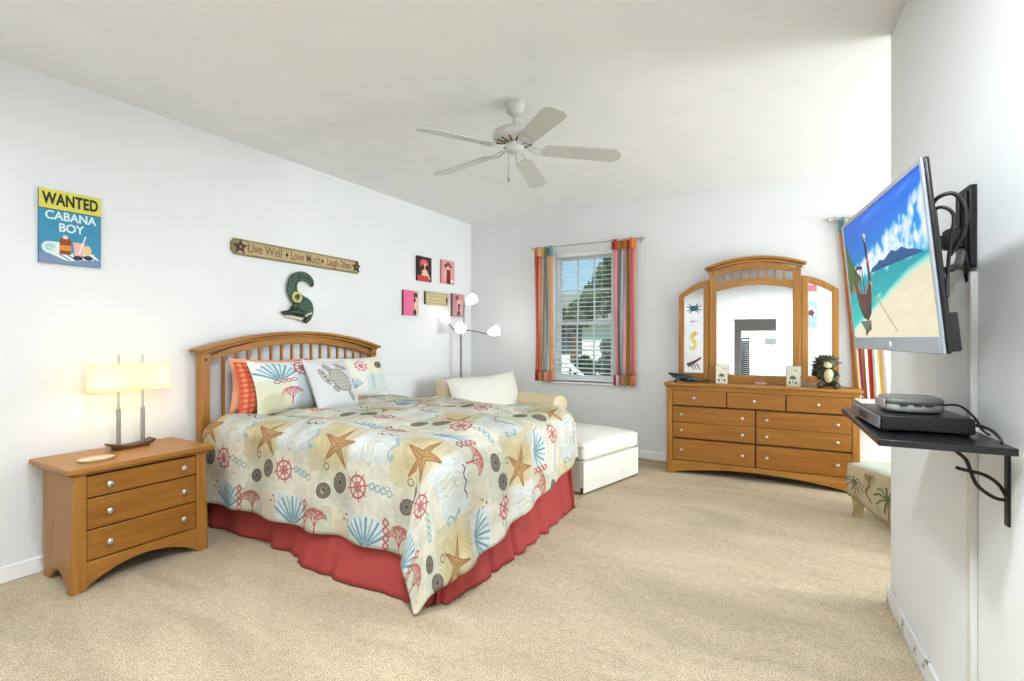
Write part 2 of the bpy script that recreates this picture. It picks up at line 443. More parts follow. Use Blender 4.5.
def blind(x0, x1, z0, z1, label, tilt):
    r = thing('window_blind', label, 'window blind', ((x0 + x1) / 2, YB + .04, z1), group='white slat blinds')
    hw = (x1 - x0) / 2 - .012; d = z1 - z0
    MB().box(-hw, hw, -.026, .026, -.045, 0).build('head_rail', m_trim, r, bevel=.004)
    n = int((d - .08) / .05)
    ct, st = math.cos(tilt), math.sin(tilt)
    for i in range(n):
        z = -.075 - i * .05; m = MB()
        m.prism([(-.024 * ct, z - .024 * st), (0, z + .003), (.024 * ct, z + .024 * st), (.024 * ct, z + .024 * st + .003), (0, z + .0065), (-.024 * ct, z - .024 * st + .003)], 'x', -hw, hw)
        m.build('slat', m_slat, r, smooth=False)
    MB().box(-hw, hw, -.025, .025, -d + .01, -d + .03).build('bottom_rail', m_trim, r, bevel=.003)
    for x in (-hw * .62, hw * .62):
        MB().tube([(x, -.027, -.04), (x, -.027, -d + .02)], .0012, 6).tube([(x, .027, -.04), (x, .027, -d + .02)], .0012, 6).build('ladder_cord', m_trim, r)
m_slat = pmat('blind_slat_white', rgb(254, 254, 254), 0.5, 0.002)
blind(WX[0], WX[1], WZ[0], WZ[1], 'white slat blind, open, in the window between the striped curtains above the cream armchair', 0.14)
blind(W2X[0], W2X[1], WZ[0], WZ[1], 'bright white slat blind in the far window behind the television', 0.5)

# ------------------------------------------------------------------ curtains and rods
def stripe_mat(name, stripes, edges=None, hem=None):
    m, nt, b = base(name)
    u = N(nt, 'ShaderNodeUVMap'); sp = N(nt, 'ShaderNodeSeparateXYZ'); nt.links.new(u.outputs[0], sp.inputs[0])
    r = N(nt, 'ShaderNodeValToRGB'); r.color_ramp.interpolation = 'CONSTANT'; n = len(stripes)
    tot = sum(s[1] for s in stripes); acc = 0
    for i, (c, wd) in enumerate(stripes):
        e = r.color_ramp.elements[i] if i < 2 else r.color_ramp.elements.new(acc / tot)
        e.position = acc / tot; e.color = lin(rgb(*c)) + (1,); acc += wd
    nt.links.new(sp.outputs['X'], r.inputs[0])
    nt.links.new(r.outputs[0], b.inputs['Base Color'])
    b.inputs['Roughness'].default_value = 0.85; b.inputs['Specular IOR Level'].default_value = 0.2
    # cloth lets some daylight through
    t = N(nt, 'ShaderNodeBsdfTranslucent'); nt.links.new(r.outputs[0], t.inputs[0])
    mx = N(nt, 'ShaderNodeMixShader'); mx.inputs[0].default_value = 0.25
    o = nt.nodes['Material Output']; nt.links.new(b.outputs[0], mx.inputs[1]); nt.links.new(t.outputs[0], mx.inputs[2]); nt.links.new(mx.outputs[0], o.inputs[0])
    return m
ORA, SAL, RED, OLV, GRY, TEAL, WHT, YEL, PNK, MAG, TAN = (216, 130, 72), (228, 156, 126), (192, 74, 54), (172, 142, 78), (150, 160, 168), (120, 160, 170), (236, 232, 222), (238, 206, 130), (222, 150, 154), (198, 90, 112), (214, 190, 150)
def curtain(label, x0, x1, xb0, xb1, ztop, zbot, nf, amp, stripes, top_stripes, hem, y=YB - .088, ph=0.0):
    r = thing('curtain', label, 'curtain', ((x0 + x1) / 2, y, zbot), group='striped curtain panels')
    m = stripe_mat('striped_curtain_cloth', stripes)
    def fn(u, v):
        z = zbot + (ztop - zbot) * v
        k = 1 - v
        xa = x0 + (xb0 - x0) * k ** .8; xb = x1 + (xb1 - x1) * k ** .8
        x = xa + (xb - xa) * u + .006 * math.sin(9 * u + 4 * v)
        a = amp * (0.65 + .35 * k)
        yy = y + a * math.sin(2 * PI * nf * u + ph + .5 * math.sin(3 * v)) + .008 * math.sin(5 * v + 7 * u)
        return (x, yy, z)
    g = MB(); g.grid(lambda u, v: fn(u, .07 + .86 * v), 60, 28); g.build('curtain_cloth', m, r, world=True, ang=80, solid=.002)
    g = MB(); g.grid(lambda u, v: fn(u, .93 + .07 * v), 60, 4); g.build('tab_header', stripe_mat('curtain_header_cloth', top_stripes), r, world=True, ang=80, solid=.003)
    g = MB(); g.grid(lambda u, v: fn(u, .07 * v), 60, 4); g.build('hem_band', stripe_mat('curtain_hem_cloth', hem), r, world=True, ang=80, solid=.003)
    return r
ROD_Z = 2.335
curtain('left striped curtain of the armchair window, orange red and yellow', -2.645, -2.415, -2.645, -2.40, ROD_Z + .012, .785, 3, .022,
        [(SAL, 1), (RED, 1.3), (SAL, .9), (WHT, .7), (OLV, 1.0), (GRY, 1.0), (WHT, .6), (YEL, 1.6), (SAL, .8)],
        [(SAL, 2), (YEL, 2.4), (OLV, 1), (TEAL, 3.2)], [(RED, 1.2), (SAL, 1.4), (OLV, 1.5), (SAL, 3)])
curtain('right striped curtain of the armchair window, white pink and olive', -1.715, -1.45, -1.705, -1.46, ROD_Z + .012, .775, 3, .022,
        [(WHT, 1.2), (PNK, 1.0), (MAG, .35), (TEAL, .8), (WHT, .9), (GRY, .6), (PNK, .5), (OLV, 1.4), (TAN, .6), (MAG, 1), (SAL, .6)],
        [(RED, 2), (OLV, .8), (ORA, 2.2), (RED, 1), (ORA, 2)], [(MAG, 1), (WHT, .6), (PNK, 1.6), (OLV, 1.4), (ORA, 1), (SAL, .6)], ph=1.2)
curtain('striped curtain hanging behind the television beside the dresser mirror, orange pink and cream', .335, .62, .47, .72, ROD_Z + .012, .50, 4, .016,
        [(ORA, .9), (TAN, .5), (YEL, 1.0), (WHT, .4), (MAG, 1.2), (PNK, .5), (OLV, .7), (WHT, .8), (RED, 1.4), (WHT, 1.3), (TEAL, .3), (YEL, 1.6), (WHT, .8), (PNK, .6), (WHT, .6)],
        [(TEAL, 1), (TAN, 1), (TEAL, 1), (OLV, 1), (TEAL, 1)], [(ORA, 1), (SAL, 1), (ORA, 1), (TAN, 1)], y=YB - .045, ph=.4)
def rod(label, x0, x1, oy=.09):
    r = thing('curtain_rod', label, 'curtain rod', ((x0 + x1) / 2, YB - oy, ROD_Z), group='thin steel curtain rods')
    h = (x1 - x0) / 2
    MB().tube([(-h, 0, 0), (h, 0, 0)], .008, 12).build('rod', nickel, r)
    for s_ in (-1, 1):
        MB().lathe([(.002, -.02), (.014, -.014), (.02, 0), (.014, .014), (.002, .02)], (s_ * (h + .018), 0, 0), 16, 'x').build('finial', nickel, r)
        MB().box(s_ * (h - .03) - .006, s_ * (h - .03) + .006, 0, oy, -.012, -.004).box(s_ * (h - .03) - .01, s_ * (h - .03) + .01, oy - .006, oy, -.03, .03).build('bracket', nickel, r)
rod('thin steel curtain rod over the window behind the armchair', -2.655, -1.39)
rod('thin steel curtain rod over the far window partly hidden by the television', .29, 1.62, .047)

# ------------------------------------------------------------------ chest furniture
def arch_poly(x0, x1, z0, z1, rise, n=16, flat=0.0):
    """board whose lower edge is an arch: ends reach z0, middle reaches z0+rise"""
    P = [(x0, z1), (x0, z0)]
    for i in range(n + 1):
        t = i / n; x = x0 + flat + (x1 - x0 - 2 * flat) * t; P.append((x, z0 + rise * math.sin(PI * t) ** .8))
    P += [(x1, z0), (x1, z1)]
    return P
knob_prof = [(.004, 0), (.005, .008), (.010, .012), (.014, .018), (.013, .023), (.007, .027), (.001, .028)]
def knob(parent, x, y, z, s_=1.25):
    return MB().lathe([(a * s_, b_ * s_) for a, b_ in knob_prof], (x, y, z), 16, 'y').build('knob', nickel, parent)

ns = thing('nightstand', 'honey oak nightstand with three drawers between the lamp and the carpet, left of the bed', 'nightstand', (XL + .025, 1.408, 0), (0, 0, PI / 2))
ns.location.y = 1.395; ns.scale = (.94, 1, 1)
FY = -.455
MB().box(-.375, .375, -.50, 0, .605, .632).box(-.36, .36, -.48, 0, .59, .605).build('tabletop', wood_x, ns, bevel=.006)
for s_ in (-1, 1):
    # side panel with a cut-out arch at the foot, and a front post that flares towards the floor
    side = [(FY + .01, .59), (FY + .01, 0), (-.32, 0)]
    side += [(-.32 + .20 * i / 10, .005 + .065 * math.sin(PI * i / 10)) for i in range(1, 10)] + [(-.12, 0), (-.045, 0), (-.035, .59)]
    MB().prism(side, 'x', s_ * .300, s_ * .322).build('side_panel', wood_z, ns, bevel=.003)
    MB().prism([(s_ * .283, .59), (s_ * .340, .59), (s_ * .347, .25), (s_ * .355, 0), (s_ * .283, 0)], 'y', FY - .012, FY + .03).build('post', wood_z, ns, bevel=.005)
MB().box(-.315, .315, -.03, -.015, .06, .59).build('back_panel', wood_x, ns)
MB().box(-.285, .285, FY + .02, FY + .03, .13, .60).build('carcass_front', groove, ns)
MB().prism(arch_poly(-.285, .285, .012, .143, .085), 'y', FY - .004, FY + .018).build('apron', wood_x, ns, bevel=.003)
for (a, b_) in ((.149, .300), (.306, .462), (.468, .578)):
    d = MB().box(-.281, .281, FY - .006, FY + .018, a, b_).build('drawer', draw_x, ns, bevel=.005)
    for x in (-.185, .2): knob(d, x, FY - .006, (a + b_) / 2)

dr = thing('dresser', 'wide honey oak dresser with nine drawers under the arched mirror', 'dresser', (-.297, 4.903, 0), (0, 0, math.radians(1.7)))
hw = .765
MB().box(-hw - .025, hw + .025, -.028, .305, .835, .858).box(-hw - .01, hw + .01, -.012, .30, .815, .835).build('dresser_top', wood_x, dr, bevel=.006)
for s_ in (-1, 1):
    MB().box(s_ * (hw - .02), s_ * hw, .02, .295, 0, .815).build('side_panel', wood_z, dr)
    MB().box(s_ * (hw - .052), s_ * (hw + .002), -.004, .035, 0, .815).build('post', wood_z, dr, bevel=.006)
MB().box(-hw + .02, hw - .02, .28, .29, .05, .81).build('back_panel', wood_x, dr)
MB().box(-hw + .04, hw - .04, .02, .03, .10, .81).build('carcass_front', groove, dr)
MB().box(-hw + .052, hw - .052, .0, .02, .796, .815).build('top_rail', wood_x, dr)
MB().prism(arch_poly(-hw + .052, hw - .052, .008, .128, .075, 24), 'y', 0, .02).build('apron', wood_x, dr, bevel=.003)
xa, xb = -hw + .056, hw - .056
W3 = (xb - xa)
def drawer(x0, x1, z0, z1, ks):
    d = MB().box(x0, x1, -.004, .02, z0, z1).build('drawer', draw_x, dr, bevel=.005)
    for k in ks: knob(d, x0 + (x1 - x0) * k, -.004, (z0 + z1) / 2, 1.0)
for i in range(3): drawer(xa + W3 * i / 3 + .005 * (i > 0), xa + W3 * (i + 1) / 3 - .005 * (i < 2), .652, .792, (.42 if i == 0 else .48,) if i < 2 else (.5,))
for s_ in (0, 1):
    x0 = xa if s_ == 0 else xa + W3 / 2 + .006; x1 = xa + W3 / 2 - .006 if s_ == 0 else xb
    drawer(x0, x1, .492, .636, (.12, .86)); drawer(x0, x1, .346, .489, (.12, .86)); drawer(x0, x1, .134, .330, (.12, .86))

# mirror: a leaned-back frame standing on the dresser
dm = thing('dresser_mirror', 'three-panel oak framed mirror with arched slatted top standing on the dresser', 'mirror', (-.33, 5.17, .8585), (math.radians(-1.6), 0, math.radians(1.7)))
zo = .858
def arc(x, hwid, zend, zmid): return zend + (zmid - zend) * (1 - (x / hwid) ** 2)
def arch_band(hwid, lo_e, lo_m, hi_e, hi_m, y0, y1, n=24, hw2=None):
    P = []
    for i in range(n + 1):
        x = -hwid + 2 * hwid * i / n; P.append((x, arc(x, hwid, lo_e, lo_m) - zo))
    h2 = hw2 or hwid
    for i in range(n, -1, -1):
        x = -h2 + 2 * h2 * i / n; P.append((x, arc(x, h2, hi_e, hi_m) - zo))
    return MB().prism(P, 'y', y0, y1)
for s_ in (-1, 1):
    MB().box(min(s_ * .322, s_ * .386), max(s_ * .322, s_ * .386), -.022, .022, 0, 1.93 - zo).build('post', wood_z, dm, bevel=.004)
    MB().lathe([(.001, .0), (.008, .0), (.008, .003), (.001, .003)], (s_ * .354, -.022, 1.905 - zo), 12, 'y').build('screw_plug', groove, dm)
arch_band(.40, 1.925, 2.00, 1.945, 2.025, -.03, .03).build('cornice', wood_x, dm, bevel=.004)
arch_band(.425, 1.945, 2.025, 1.966, 2.052, -.05, .04, hw2=.432).build('cap_rail', wood_x, dm, bevel=.006)
arch_band(.322, 1.893, 1.937, 1.93, 2.00, -.016, .016).build('top_rail', wood_x, dm)
arch_band(.322, 1.735, 1.785, 1.808, 1.848, -.016, .016).build('arched_rail', wood_x, dm, bevel=.002)
for i in range(8):
    x = -.322 + .644 * (i + 1) / 9
    MB().box(x - .007, x + .007, -.008, .008, arc(x, .322, 1.80, 1.84) - zo, arc(x, .322, 1.90, 1.945) - zo).build('slat', wood_z, dm)
MB().box(-.322, .322, -.018, .018, .0, .935 - zo).build('bottom_rail', wood_x, dm, bevel=.003)
P = [(-.322, .93 - zo), (.322, .93 - zo)] + [(.322 - .644 * i / 16, arc(.322 - .644 * i / 16, .322, 1.745, 1.79) - zo) for i in range(17)]
MB().prism(P, 'y', .0, .006).build('mirror_glass', m_mirror, dm, smooth=False)
MB().prism(P, 'y', .007, .012).build('backing_board', wood_z, dm, smooth=False)

# transparent stickers on the side mirrors are thin coloured shapes, children of the glass
def sticker(parent, pts, mat, s_, M):
    m = MB(); m.M = M; m.prism(pts, 'y', -.0025, -.0008); return m.build('sticker', mat, parent, smooth=False)
k_teal, k_pink, k_yel, k_pur, k_blue, k_rose = [pmat('sticker_' + n, rgb(*c), .5, .25, 60) for n, c in (('teal', (38, 104, 112)), ('pink', (206, 120, 180)), ('yellow', (232, 206, 120)), ('plum', (110, 66, 82)), ('pale_blue', (178, 208, 226)), ('rose', (214, 122, 144)))]
def blob(cx, cz, pts): return [(cx + a, cz + b_) for a, b_ in pts]
def ellp(cx, cz, rx, rz, rot=0, n=18):
    return [(cx + rx * math.cos(2 * PI * i / n) * math.cos(rot) - rz * math.sin(2 * PI * i / n) * math.sin(rot), cz + rx * math.cos(2 * PI * i / n) * math.sin(rot) + rz * math.sin(2 * PI * i / n) * math.cos(rot)) for i in range(n)]
def strip(pts, wd):
    pts = [Vector((a, 0, b_)) for a, b_ in pts]; L = []; R_ = []
    for i, p in enumerate(pts):
        t = (pts[min(i + 1, len(pts) - 1)] - pts[max(0, i - 1)]).normalized(); n = Vector((-t.z, 0, t.x)); k = wd * (1 - .6 * i / (len(pts) - 1))
        L.append(p + n * k); R_.append(p - n * k)
    return [(p.x, p.z) for p in L + R_[::-1]]
for s_ in (-1, 1):
    th = s_ * math.radians(4)
    M = Matrix.Translation((s_ * .39, -.005, 0)) @ Matrix.Rotation(th, 4, 'Z')
    X0, X1 = 0, s_ * .285
    def top(x, off): return 1.848 - .135 * (abs(x) / .285) ** 1.7 - off - zo
    q = .05
    m = MB(); m.M = M
    for (a, b_) in ((0, q), (.285 - q, .285)):
        m.prism([(s_ * a, .02), (s_ * b_, .02), (s_ * b_, top(b_, .0)), (s_ * (a + b_) / 2, top((a + b_) / 2, 0)), (s_ * a, top(a, .0))], 'y', -.014, .014)
    m.box(min(s_ * q, s_ * (.285 - q)), max(s_ * q, s_ * (.285 - q)), -.014, .014, .02, .085)
    P = [(s_ * (q + (.285 - 2 * q) * i / 10), top(q + (.285 - 2 * q) * i / 10, 0)) for i in range(11)] + [(s_ * (q + (.285 - 2 * q) * i / 10), top(q + (.285 - 2 * q) * i / 10, .06)) for i in range(10, -1, -1)]
    m.prism(P, 'y', -.014, .014)
    wing = m.build('side_mirror_frame', wood_z, dm, bevel=.002)
    m = MB(); m.M = M
    P = [(s_ * (q - .004), .08), (s_ * (.289 - q), .08)] + [(s_ * (.289 - q - (.293 - 2 * q) * i / 8), top(.289 - q - (.293 - 2 * q) * i / 8, .05)) for i in range(9)]
    m.prism(P, 'y', .0, .005)
    g = m.build('mirror_glass', m_mirror, wing, smooth=False)
    # the deepest naming level is thing > part > sub-part, so the stickers hang on the frame beside the glass
    if s_ < 0:
        cx = -.142
        crab = MB(); crab.M = M
        crab.prism(ellp(cx, .72, .036, .028), 'y', -.0025, -.0008)
        for a in (20, 50, 130, 160, 200, 230, 310, 340):
            r0 = math.radians(a); crab.prism(strip([(cx + .03 * math.cos(r0), .72 + .022 * math.sin(r0)), (cx + .058 * math.cos(r0 + .1), .72 + .05 * math.sin(r0 + .1)), (cx + .075 * math.cos(r0), .72 + .06 * math.sin(r0))], .007), 'y', -.0025, -.0008)
        tag(crab.build('crab_sticker', k_teal, wing, smooth=False), 'teal crab sticker on the left mirror')
        sw = MB(); sw.M = M
        sw.prism(strip([(cx - .03, .585), (cx, .595), (cx + .02, .583), (cx + .045, .598)], .007), 'y', -.0025, -.0008)
        tag(sw.build('squiggle_sticker', k_pink, wing, smooth=False), 'small pink script-like sticker')
        sh = MB(); sh.M = M
        sh.prism(strip([(cx + .028, .46), (cx + .01, .475), (cx - .012, .455), (cx - .014, .42), (cx + .008, .385), (cx + .012, .345), (cx - .01, .315), (cx - .03, .325), (cx - .026, .345)], .026), 'y', -.0025, -.0008)
        tag(sh.build('seahorse_sticker', k_yel, wing, smooth=False), 'yellow seahorse sticker')
        lb = MB(); lb.M = M
        lb.prism(strip([(cx - .06, .155), (cx - .02, .175), (cx + .03, .205), (cx + .07, .235)], .02), 'y', -.0025, -.0008)
        for d in (-.03, .0, .03): lb.prism(strip([(cx + d, .175), (cx + d + .02, .13), (cx + d + .035, .115)], .006), 'y', -.0025, -.0008)
        tag(lb.build('lobster_sticker', k_pur, wing, smooth=False), 'plum coloured lobster sticker')
    else:
        a = MB(); a.M = M; a.box(q, q + .068, -.0025, -.0008, .845, .90)
        tag(a.build('rose_sticker', k_rose, wing, smooth=False), 'rose coloured sticker at the top')
        a = MB(); a.M = M; a.box(q, q + .07, -.0025, -.0008, .52, .76)
        p = a.build('pale_blue_sticker', k_blue, wing, smooth=False); tag(p, 'pale blue sticker with a white disc and a dark crab')
        a = MB(); a.M = M; a.prism(ellp(q + .032, .665, .03, .052), 'y', -.0035, -.0026)
        a.build('white_disc', m_trim, wing, smooth=False)
        a = MB(); a.M = M; a.prism(ellp(q + .026, .65, .022, .026, .4), 'y', -.0045, -.0036)
        for d in (.2, 1.2, 2.4, 3.6, 5.0): a.prism(strip([(q + .026 + .018 * math.cos(d), .65 + .02 * math.sin(d)), (q + .03 + .03 * math.cos(d), .65 + .045 * math.sin(d))], .005), 'y', -.0045, -.0036)
        a.build('crab_motif', k_pur, wing, smooth=False)

# ------------------------------------------------------------------ prints for the bedding
CREAM, SAGE, TANP, PALEB, PEACH = rgb(216, 211, 194), rgb(198, 200, 180), rgb(200, 189, 156), rgb(206, 214, 214), rgb(216, 204, 180)
STAR, STARD, WHEEL, BLUE, BLUED, DARK, CORAL = rgb(182, 144, 98), rgb(146, 106, 66), rgb(180, 92, 96), rgb(146, 174, 182), rgb(112, 146, 158), rgb(100, 94, 86), rgb(178, 96, 90)
def p_star(c, x, y, r, rot=0.3):
    P = []
    for i in range(10):
        a = rot + i * PI / 5; k = r if i % 2 == 0 else r * .27; P.append((x + k * math.cos(a), y + k * math.sin(a)))
    c.poly(P, STAR); c.line(P + [P[0]], r * .05, STARD)
    for i in range(0, 10, 2): c.line([(x, y), (x + (P[i][0] - x) * .85, y + (P[i][1] - y) * .85)], r * .05, STARD, .7)
def p_wheel(c, x, y, r, col=WHEEL):
    for rr, wd in ((.74, .13), (.30, .10)):
        P = [(x + r * rr * math.cos(2 * PI * i / 24), y + r * rr * math.sin(2 * PI * i / 24)) for i in range(25)]; c.line(P, r * wd, col)
    for i in range(8): a = i * PI / 4 + .2; c.line([(x, y), (x + r * math.cos(a), y + r * math.sin(a))], r * .09, col)
def p_scallop(c, x, y, r, rot=PI / 2, col=BLUE, col2=BLUED):
    P = [(x, y)] + [(x + r * (1 + .04 * (i % 2)) * math.cos(rot + (i - 9) / 9 * 1.1), y + r * math.sin(rot + (i - 9) / 9 * 1.1)) for i in range(19)]
    c.poly(P, rgb(206, 220, 222))
    for i in range(9):
        a = rot + (i - 4) / 4 * 1.02; c.line([(x + .12 * r * math.cos(a), y + .12 * r * math.sin(a)), (x + r * math.cos(a), y + r * math.sin(a))], r * .085, col if i % 2 else col2)
def p_nautilus(c, x, y, r, rot=0):
    c.ell((x, y), r, r * .78, rgb(78, 72, 66), rot); c.ell((x, y), r * .93, r * .71, rgb(116, 110, 102), rot)
    P = [(x + r * .80 * (1 - i / 40) * math.cos(i * .40 + rot), y + r * .62 * (1 - i / 40) * math.sin(i * .40 + rot)) for i in range(38)]
    c.line(P, r * .17, rgb(92, 84, 74)); c.line(P, r * .05, rgb(186, 178, 160))
    for i in range(0, 16, 2): c.line([P[i], (x + (P[i][0] - x) * 1.18, y + (P[i][1] - y) * 1.18)], r * .05, rgb(70, 62, 54))
    c.ell((x, y), r * .16, r * .13, rgb(60, 54, 48))
def p_coral(c, x, y, L, rot=PI / 2, d=0, col=CORAL, g=None):
    g = g or random.Random(3)
    x2, y2 = x + L * math.cos(rot), y + L * math.sin(rot); c.line([(x, y), (x2, y2)], max(.004, .010 - .002 * d), col)
    if d < 4:
        for s_ in (-1, 0, 1):
            if s_ == 0 and g.random() < .25: continue
            p_coral(c, x2, y2, L * .74, rot + s_ * (.42 + .2 * g.random()), d + 1, col, g)
def p_seahorse(c, x, y, s_, col=BLUE):
    P = [(.0, .9), (-.25, .95), (-.1, .75), (.12, .6), (.2, .35), (.05, .1), (-.1, -.15), (-.05, -.45), (.15, -.6), (.32, -.48), (.25, -.32), (.15, -.4)]
    c.line([(x + a * s_, y + b_ * s_) for a, b_ in P], s_ * .14, col)
    c.line([(x + .2 * s_, y + .5 * s_), (x + .45 * s_, y + .3 * s_), (x + .15 * s_, y + .1 * s_)], s_ * .08, col)
def p_rope(c, x, y, L, rot, col):
    for s_ in (-1, 1):
        P = [];
        for i in range(13):
            t = i / 12 - .5; a = t * L; b_ = s_ * .018 * math.sin(2 * PI * t * 2); P.append((x + a * math.cos(rot) - b_ * math.sin(rot), y + a * math.sin(rot) + b_ * math.cos(rot)))
        c.line(P, .009, col)
def p_net(c, x, y, w_, h_, col):
    n = 6; q = w_ / n
    for i in range(-n, n + 1):
        for sg in (-1, 1):
            P = [(x + w_ / 2 + i * q + sg * (t - .5) * h_ * .7, y + h_ * t) for t in (0, .25, .5, .75, 1)]
            for a, b_ in zip(P[:-1], P[1:]):
                if x <= min(a[0], b_[0]) and max(a[0], b_[0]) <= x + w_: c.line([a, b_], .0035, col, .6)
def p_tile(c, ox, oy, seed=0):
    g = random.Random(seed)
    for (x, y, a, b_, col) in ((.28, .36, .30, .40, TANP), (.0, .0, .24, .2, PALEB), (.24, .0, .22, .22, SAGE), (.36, .2, .24, .2, SAGE), (.0, .22, .2, .2, CREAM), (.0, .46, .26, .26, PALEB), (.12, .18, .18, .2, rgb(224, 222, 206)), (.46, .02, .14, .16, PEACH)):
        c.rect(ox + x, oy + y, ox + x + a, oy + y + b_, col, .8)
    c.ell((ox + .44, oy + .52), .16, .19, rgb(200, 186, 144), 0, .6, .3)
    p_net(c, ox + .34, oy + .46, .13, .22, rgb(176, 146, 88)); p_net(c, ox + .06, oy + .5, .12, .16, rgb(196, 176, 130))
    p_scallop(c, ox + .13, oy + .03, .15); p_rope(c, ox + .25, oy + .11, .16, PI / 2, CORAL); p_coral(c, ox + .35, oy + .015, .052)
    p_nautilus(c, ox + .40, oy + .27, .052, .4); p_nautilus(c, ox + .52, oy + .33, .058, 1.2)
    p_wheel(c, ox + .06, oy + .33, .078); p_rope(c, ox + .22, oy + .33, .16, -.2, BLUE)
    p_star(c, ox + .49, oy + .53, .135, .25); p_seahorse(c, ox + .27, oy + .54, .085)
    c.line([(ox + .42 + .018 * math.cos(i * .5), oy + .4 + .018 * math.sin(i * .5)) for i in range(14)], .006, DARK, .7)
    c.line([(ox + .05 + .02 * i, oy + .68 + .012 * math.sin(i * 1.9)) for i in range(9)], .008, rgb(96, 70, 48))
    for k in range(5): c.line([(ox + .02 + .035 * k + .012 * math.sin(t * .8), oy + .47 + .02 * t) for t in range(10)], .005, rgb(232, 232, 224), .8)
    for k in range(7): c.ell((ox + .05 + .5 * g.random(), oy + .66 * g.random()), .012, .009, rgb(190, 180, 156), g.random() * 3, .8)
    for k in range(3):
        px_, py_ = ox + .08 + .45 * g.random(), oy + .1 + .5 * g.random(); c.line([(px_ + .012 * t, py_ + .006 * math.sin(2.3 * t + k)) for t in range(8)], .004, rgb(168, 152, 122), .7)
    for i in range(3): c.ell((ox + .56 + .02 * i, oy + .14 + .03 * (i % 2)), .008, .006, DARK)

# ------------------------------------------------------------------ bed
bed = thing('bed', 'queen bed with honey oak slatted headboard and coral red bed skirt', 'bed', (-2.5, 2.705, 0))
def hb(z): return z
HX0, HX1 = -3.545, -3.50                        # headboard thickness in x
cy = 2.703
def arcy(y, hwid, ze, zm): return ze + (zm - ze) * (1 - ((y - cy) / hwid) ** 2)
def hband(hwid, lo_e, lo_m, hi_e, hi_m, x0, x1, n=28, hw2=None):
    h2 = hw2 or hwid
    P = [(cy - hwid + 2 * hwid * i / n, arcy(cy - hwid + 2 * hwid * i / n, hwid, lo_e, lo_m)) for i in range(n + 1)]
    P += [(cy - h2 + 2 * h2 * i / n, arcy(cy - h2 + 2 * h2 * i / n, h2, hi_e, hi_m)) for i in range(n, -1, -1)]
    return MB().prism(P, 'x', x0, x1)
head = hband(.75, 1.128, 1.238, 1.16, 1.30, HX0 + .005, HX1 - .003).build('headboard', wood_y, bed, world=True, bevel=.003)
hband(.81, 1.168, 1.295, 1.185, 1.313, HX0 - .015, HX1 + .018, hw2=.825).build('cornice', wood_y, head, world=True, bevel=.004)
hband(.838, 1.185, 1.315, 1.206, 1.337, HX0 - .03, HX1 + .04, hw2=.856).build('cap_rail', wood_y, head, world=True, bevel=.006)
for s_ in (-1, 1):
    a, b_ = sorted((cy + s_ * .752, cy + s_ * .812))
    MB().box(HX0 - .008, HX1 + .012, a, b_, 0, 1.178).build('post', wood_z, head, world=True, bevel=.005)
    MB().lathe([(.001, 0), (.011, 0), (.011, .002), (.001, .002)], (HX1 + .012, cy + s_ * .782, 1.135), 12, 'x').build('screw_plug', groove, head, world=True)
MB().box(HX0 + .005, HX1 - .003, cy - .735, cy + .735, .60, .70).build('lower_rail', wood_y, head, world=True, bevel=.003)
for i in range(15):
    y = cy - .735 + 1.47 * (i + 1) / 16
    MB().box(HX0 + .014, HX1 - .012, y - .007, y + .007, .70, arcy(y, .75, 1.128, 1.238) + .01).build('slat', wood_z, head, world=True)
m_white = pmat('mattress_ticking', rgb(230, 230, 226), .8)
MB().cushion(-3.49, -1.56, 1.965, 3.43, .36, .715, .09, .01).build('mattress', m_white, bed, world=True, weld=True)
MB().cushion(-3.49, -1.52, 1.975, 3.43, .14, .355, .03, .0).build('box_spring', m_white, bed, world=True, weld=True)
m_skirt = pmat('coral_red_skirt_cloth', rgb(166, 62, 58), .85, .06, 5, bump=.05, bscale=150)
# skirt: lofted from the box-spring edge to a wavering floor line
top_line = [(-3.47, 1.955), (-2.6, 1.95), (-2.3, 1.95), (-1.7, 1.95), (-1.52, 1.955), (-1.495, 2.0), (-1.495, 2.4), (-1.495, 2.8), (-1.495, 3.3), (-1.495, 3.42), (-1.53, 3.45), (-2.4, 3.45), (-3.47, 3.45)]
bot_line = [(-3.47, 1.935), (-2.62, 1.925), (-2.33, 1.83), (-1.72, 1.845), (-1.53, 1.87), (-1.44, 1.98), (-1.41, 2.4), (-1.41, 2.8), (-1.43, 3.3), (-1.45, 3.45), (-1.53, 3.50), (-2.4, 3.50), (-3.47, 3.49)]
def along(L, t):
    x = t * (len(L) - 1); i = min(int(x), len(L) - 2); k = x - i
    p0 = L[max(0, i - 1)]; p1 = L[i]; p2 = L[i + 1]; p3 = L[min(len(L) - 1, i + 2)]
    return [.5 * ((2 * p1[j]) + (-p0[j] + p2[j]) * k + (2 * p0[j] - 5 * p1[j] + 4 * p2[j] - p3[j]) * k * k + (-p0[j] + 3 * p1[j] - 3 * p2[j] + p3[j]) * k ** 3) for j in (0, 1)]
def skirt(u, v):
    a = Vector(along(top_line, u) + [.40]); b_ = Vector(along(bot_line, u) + [.006]); p = b_.lerp(a, v)
    t = Vector(along(bot_line, min(1, u + .004))) - Vector(along(bot_line, max(0, u - .004))); nrm = Vector((t.y, -t.x)).normalized() if t.length > 0 else Vector((0, 0))
    f = (1 - v) ** 1.2; d = f * (.013 * math.sin(u * 210) * (.5 + .5 * math.sin(u * 23)) + .007 * math.sin(u * 95 + 1))
    # inverted pleat folds seen in the photo
    for uc, dp, wd in ((.118, -.05, .0045), (.60, -.045, .004), (.665, -.045, .004), (.53, -.04, .004), (.48, -.035, .003), (.06, -.03, .004), (.19, -.025, .004), (.355, -.02, .006)):
        d += f * dp * math.exp(-((u - uc) / wd) ** 2)
    p.x += nrm.x * d; p.y += nrm.y * d; return p
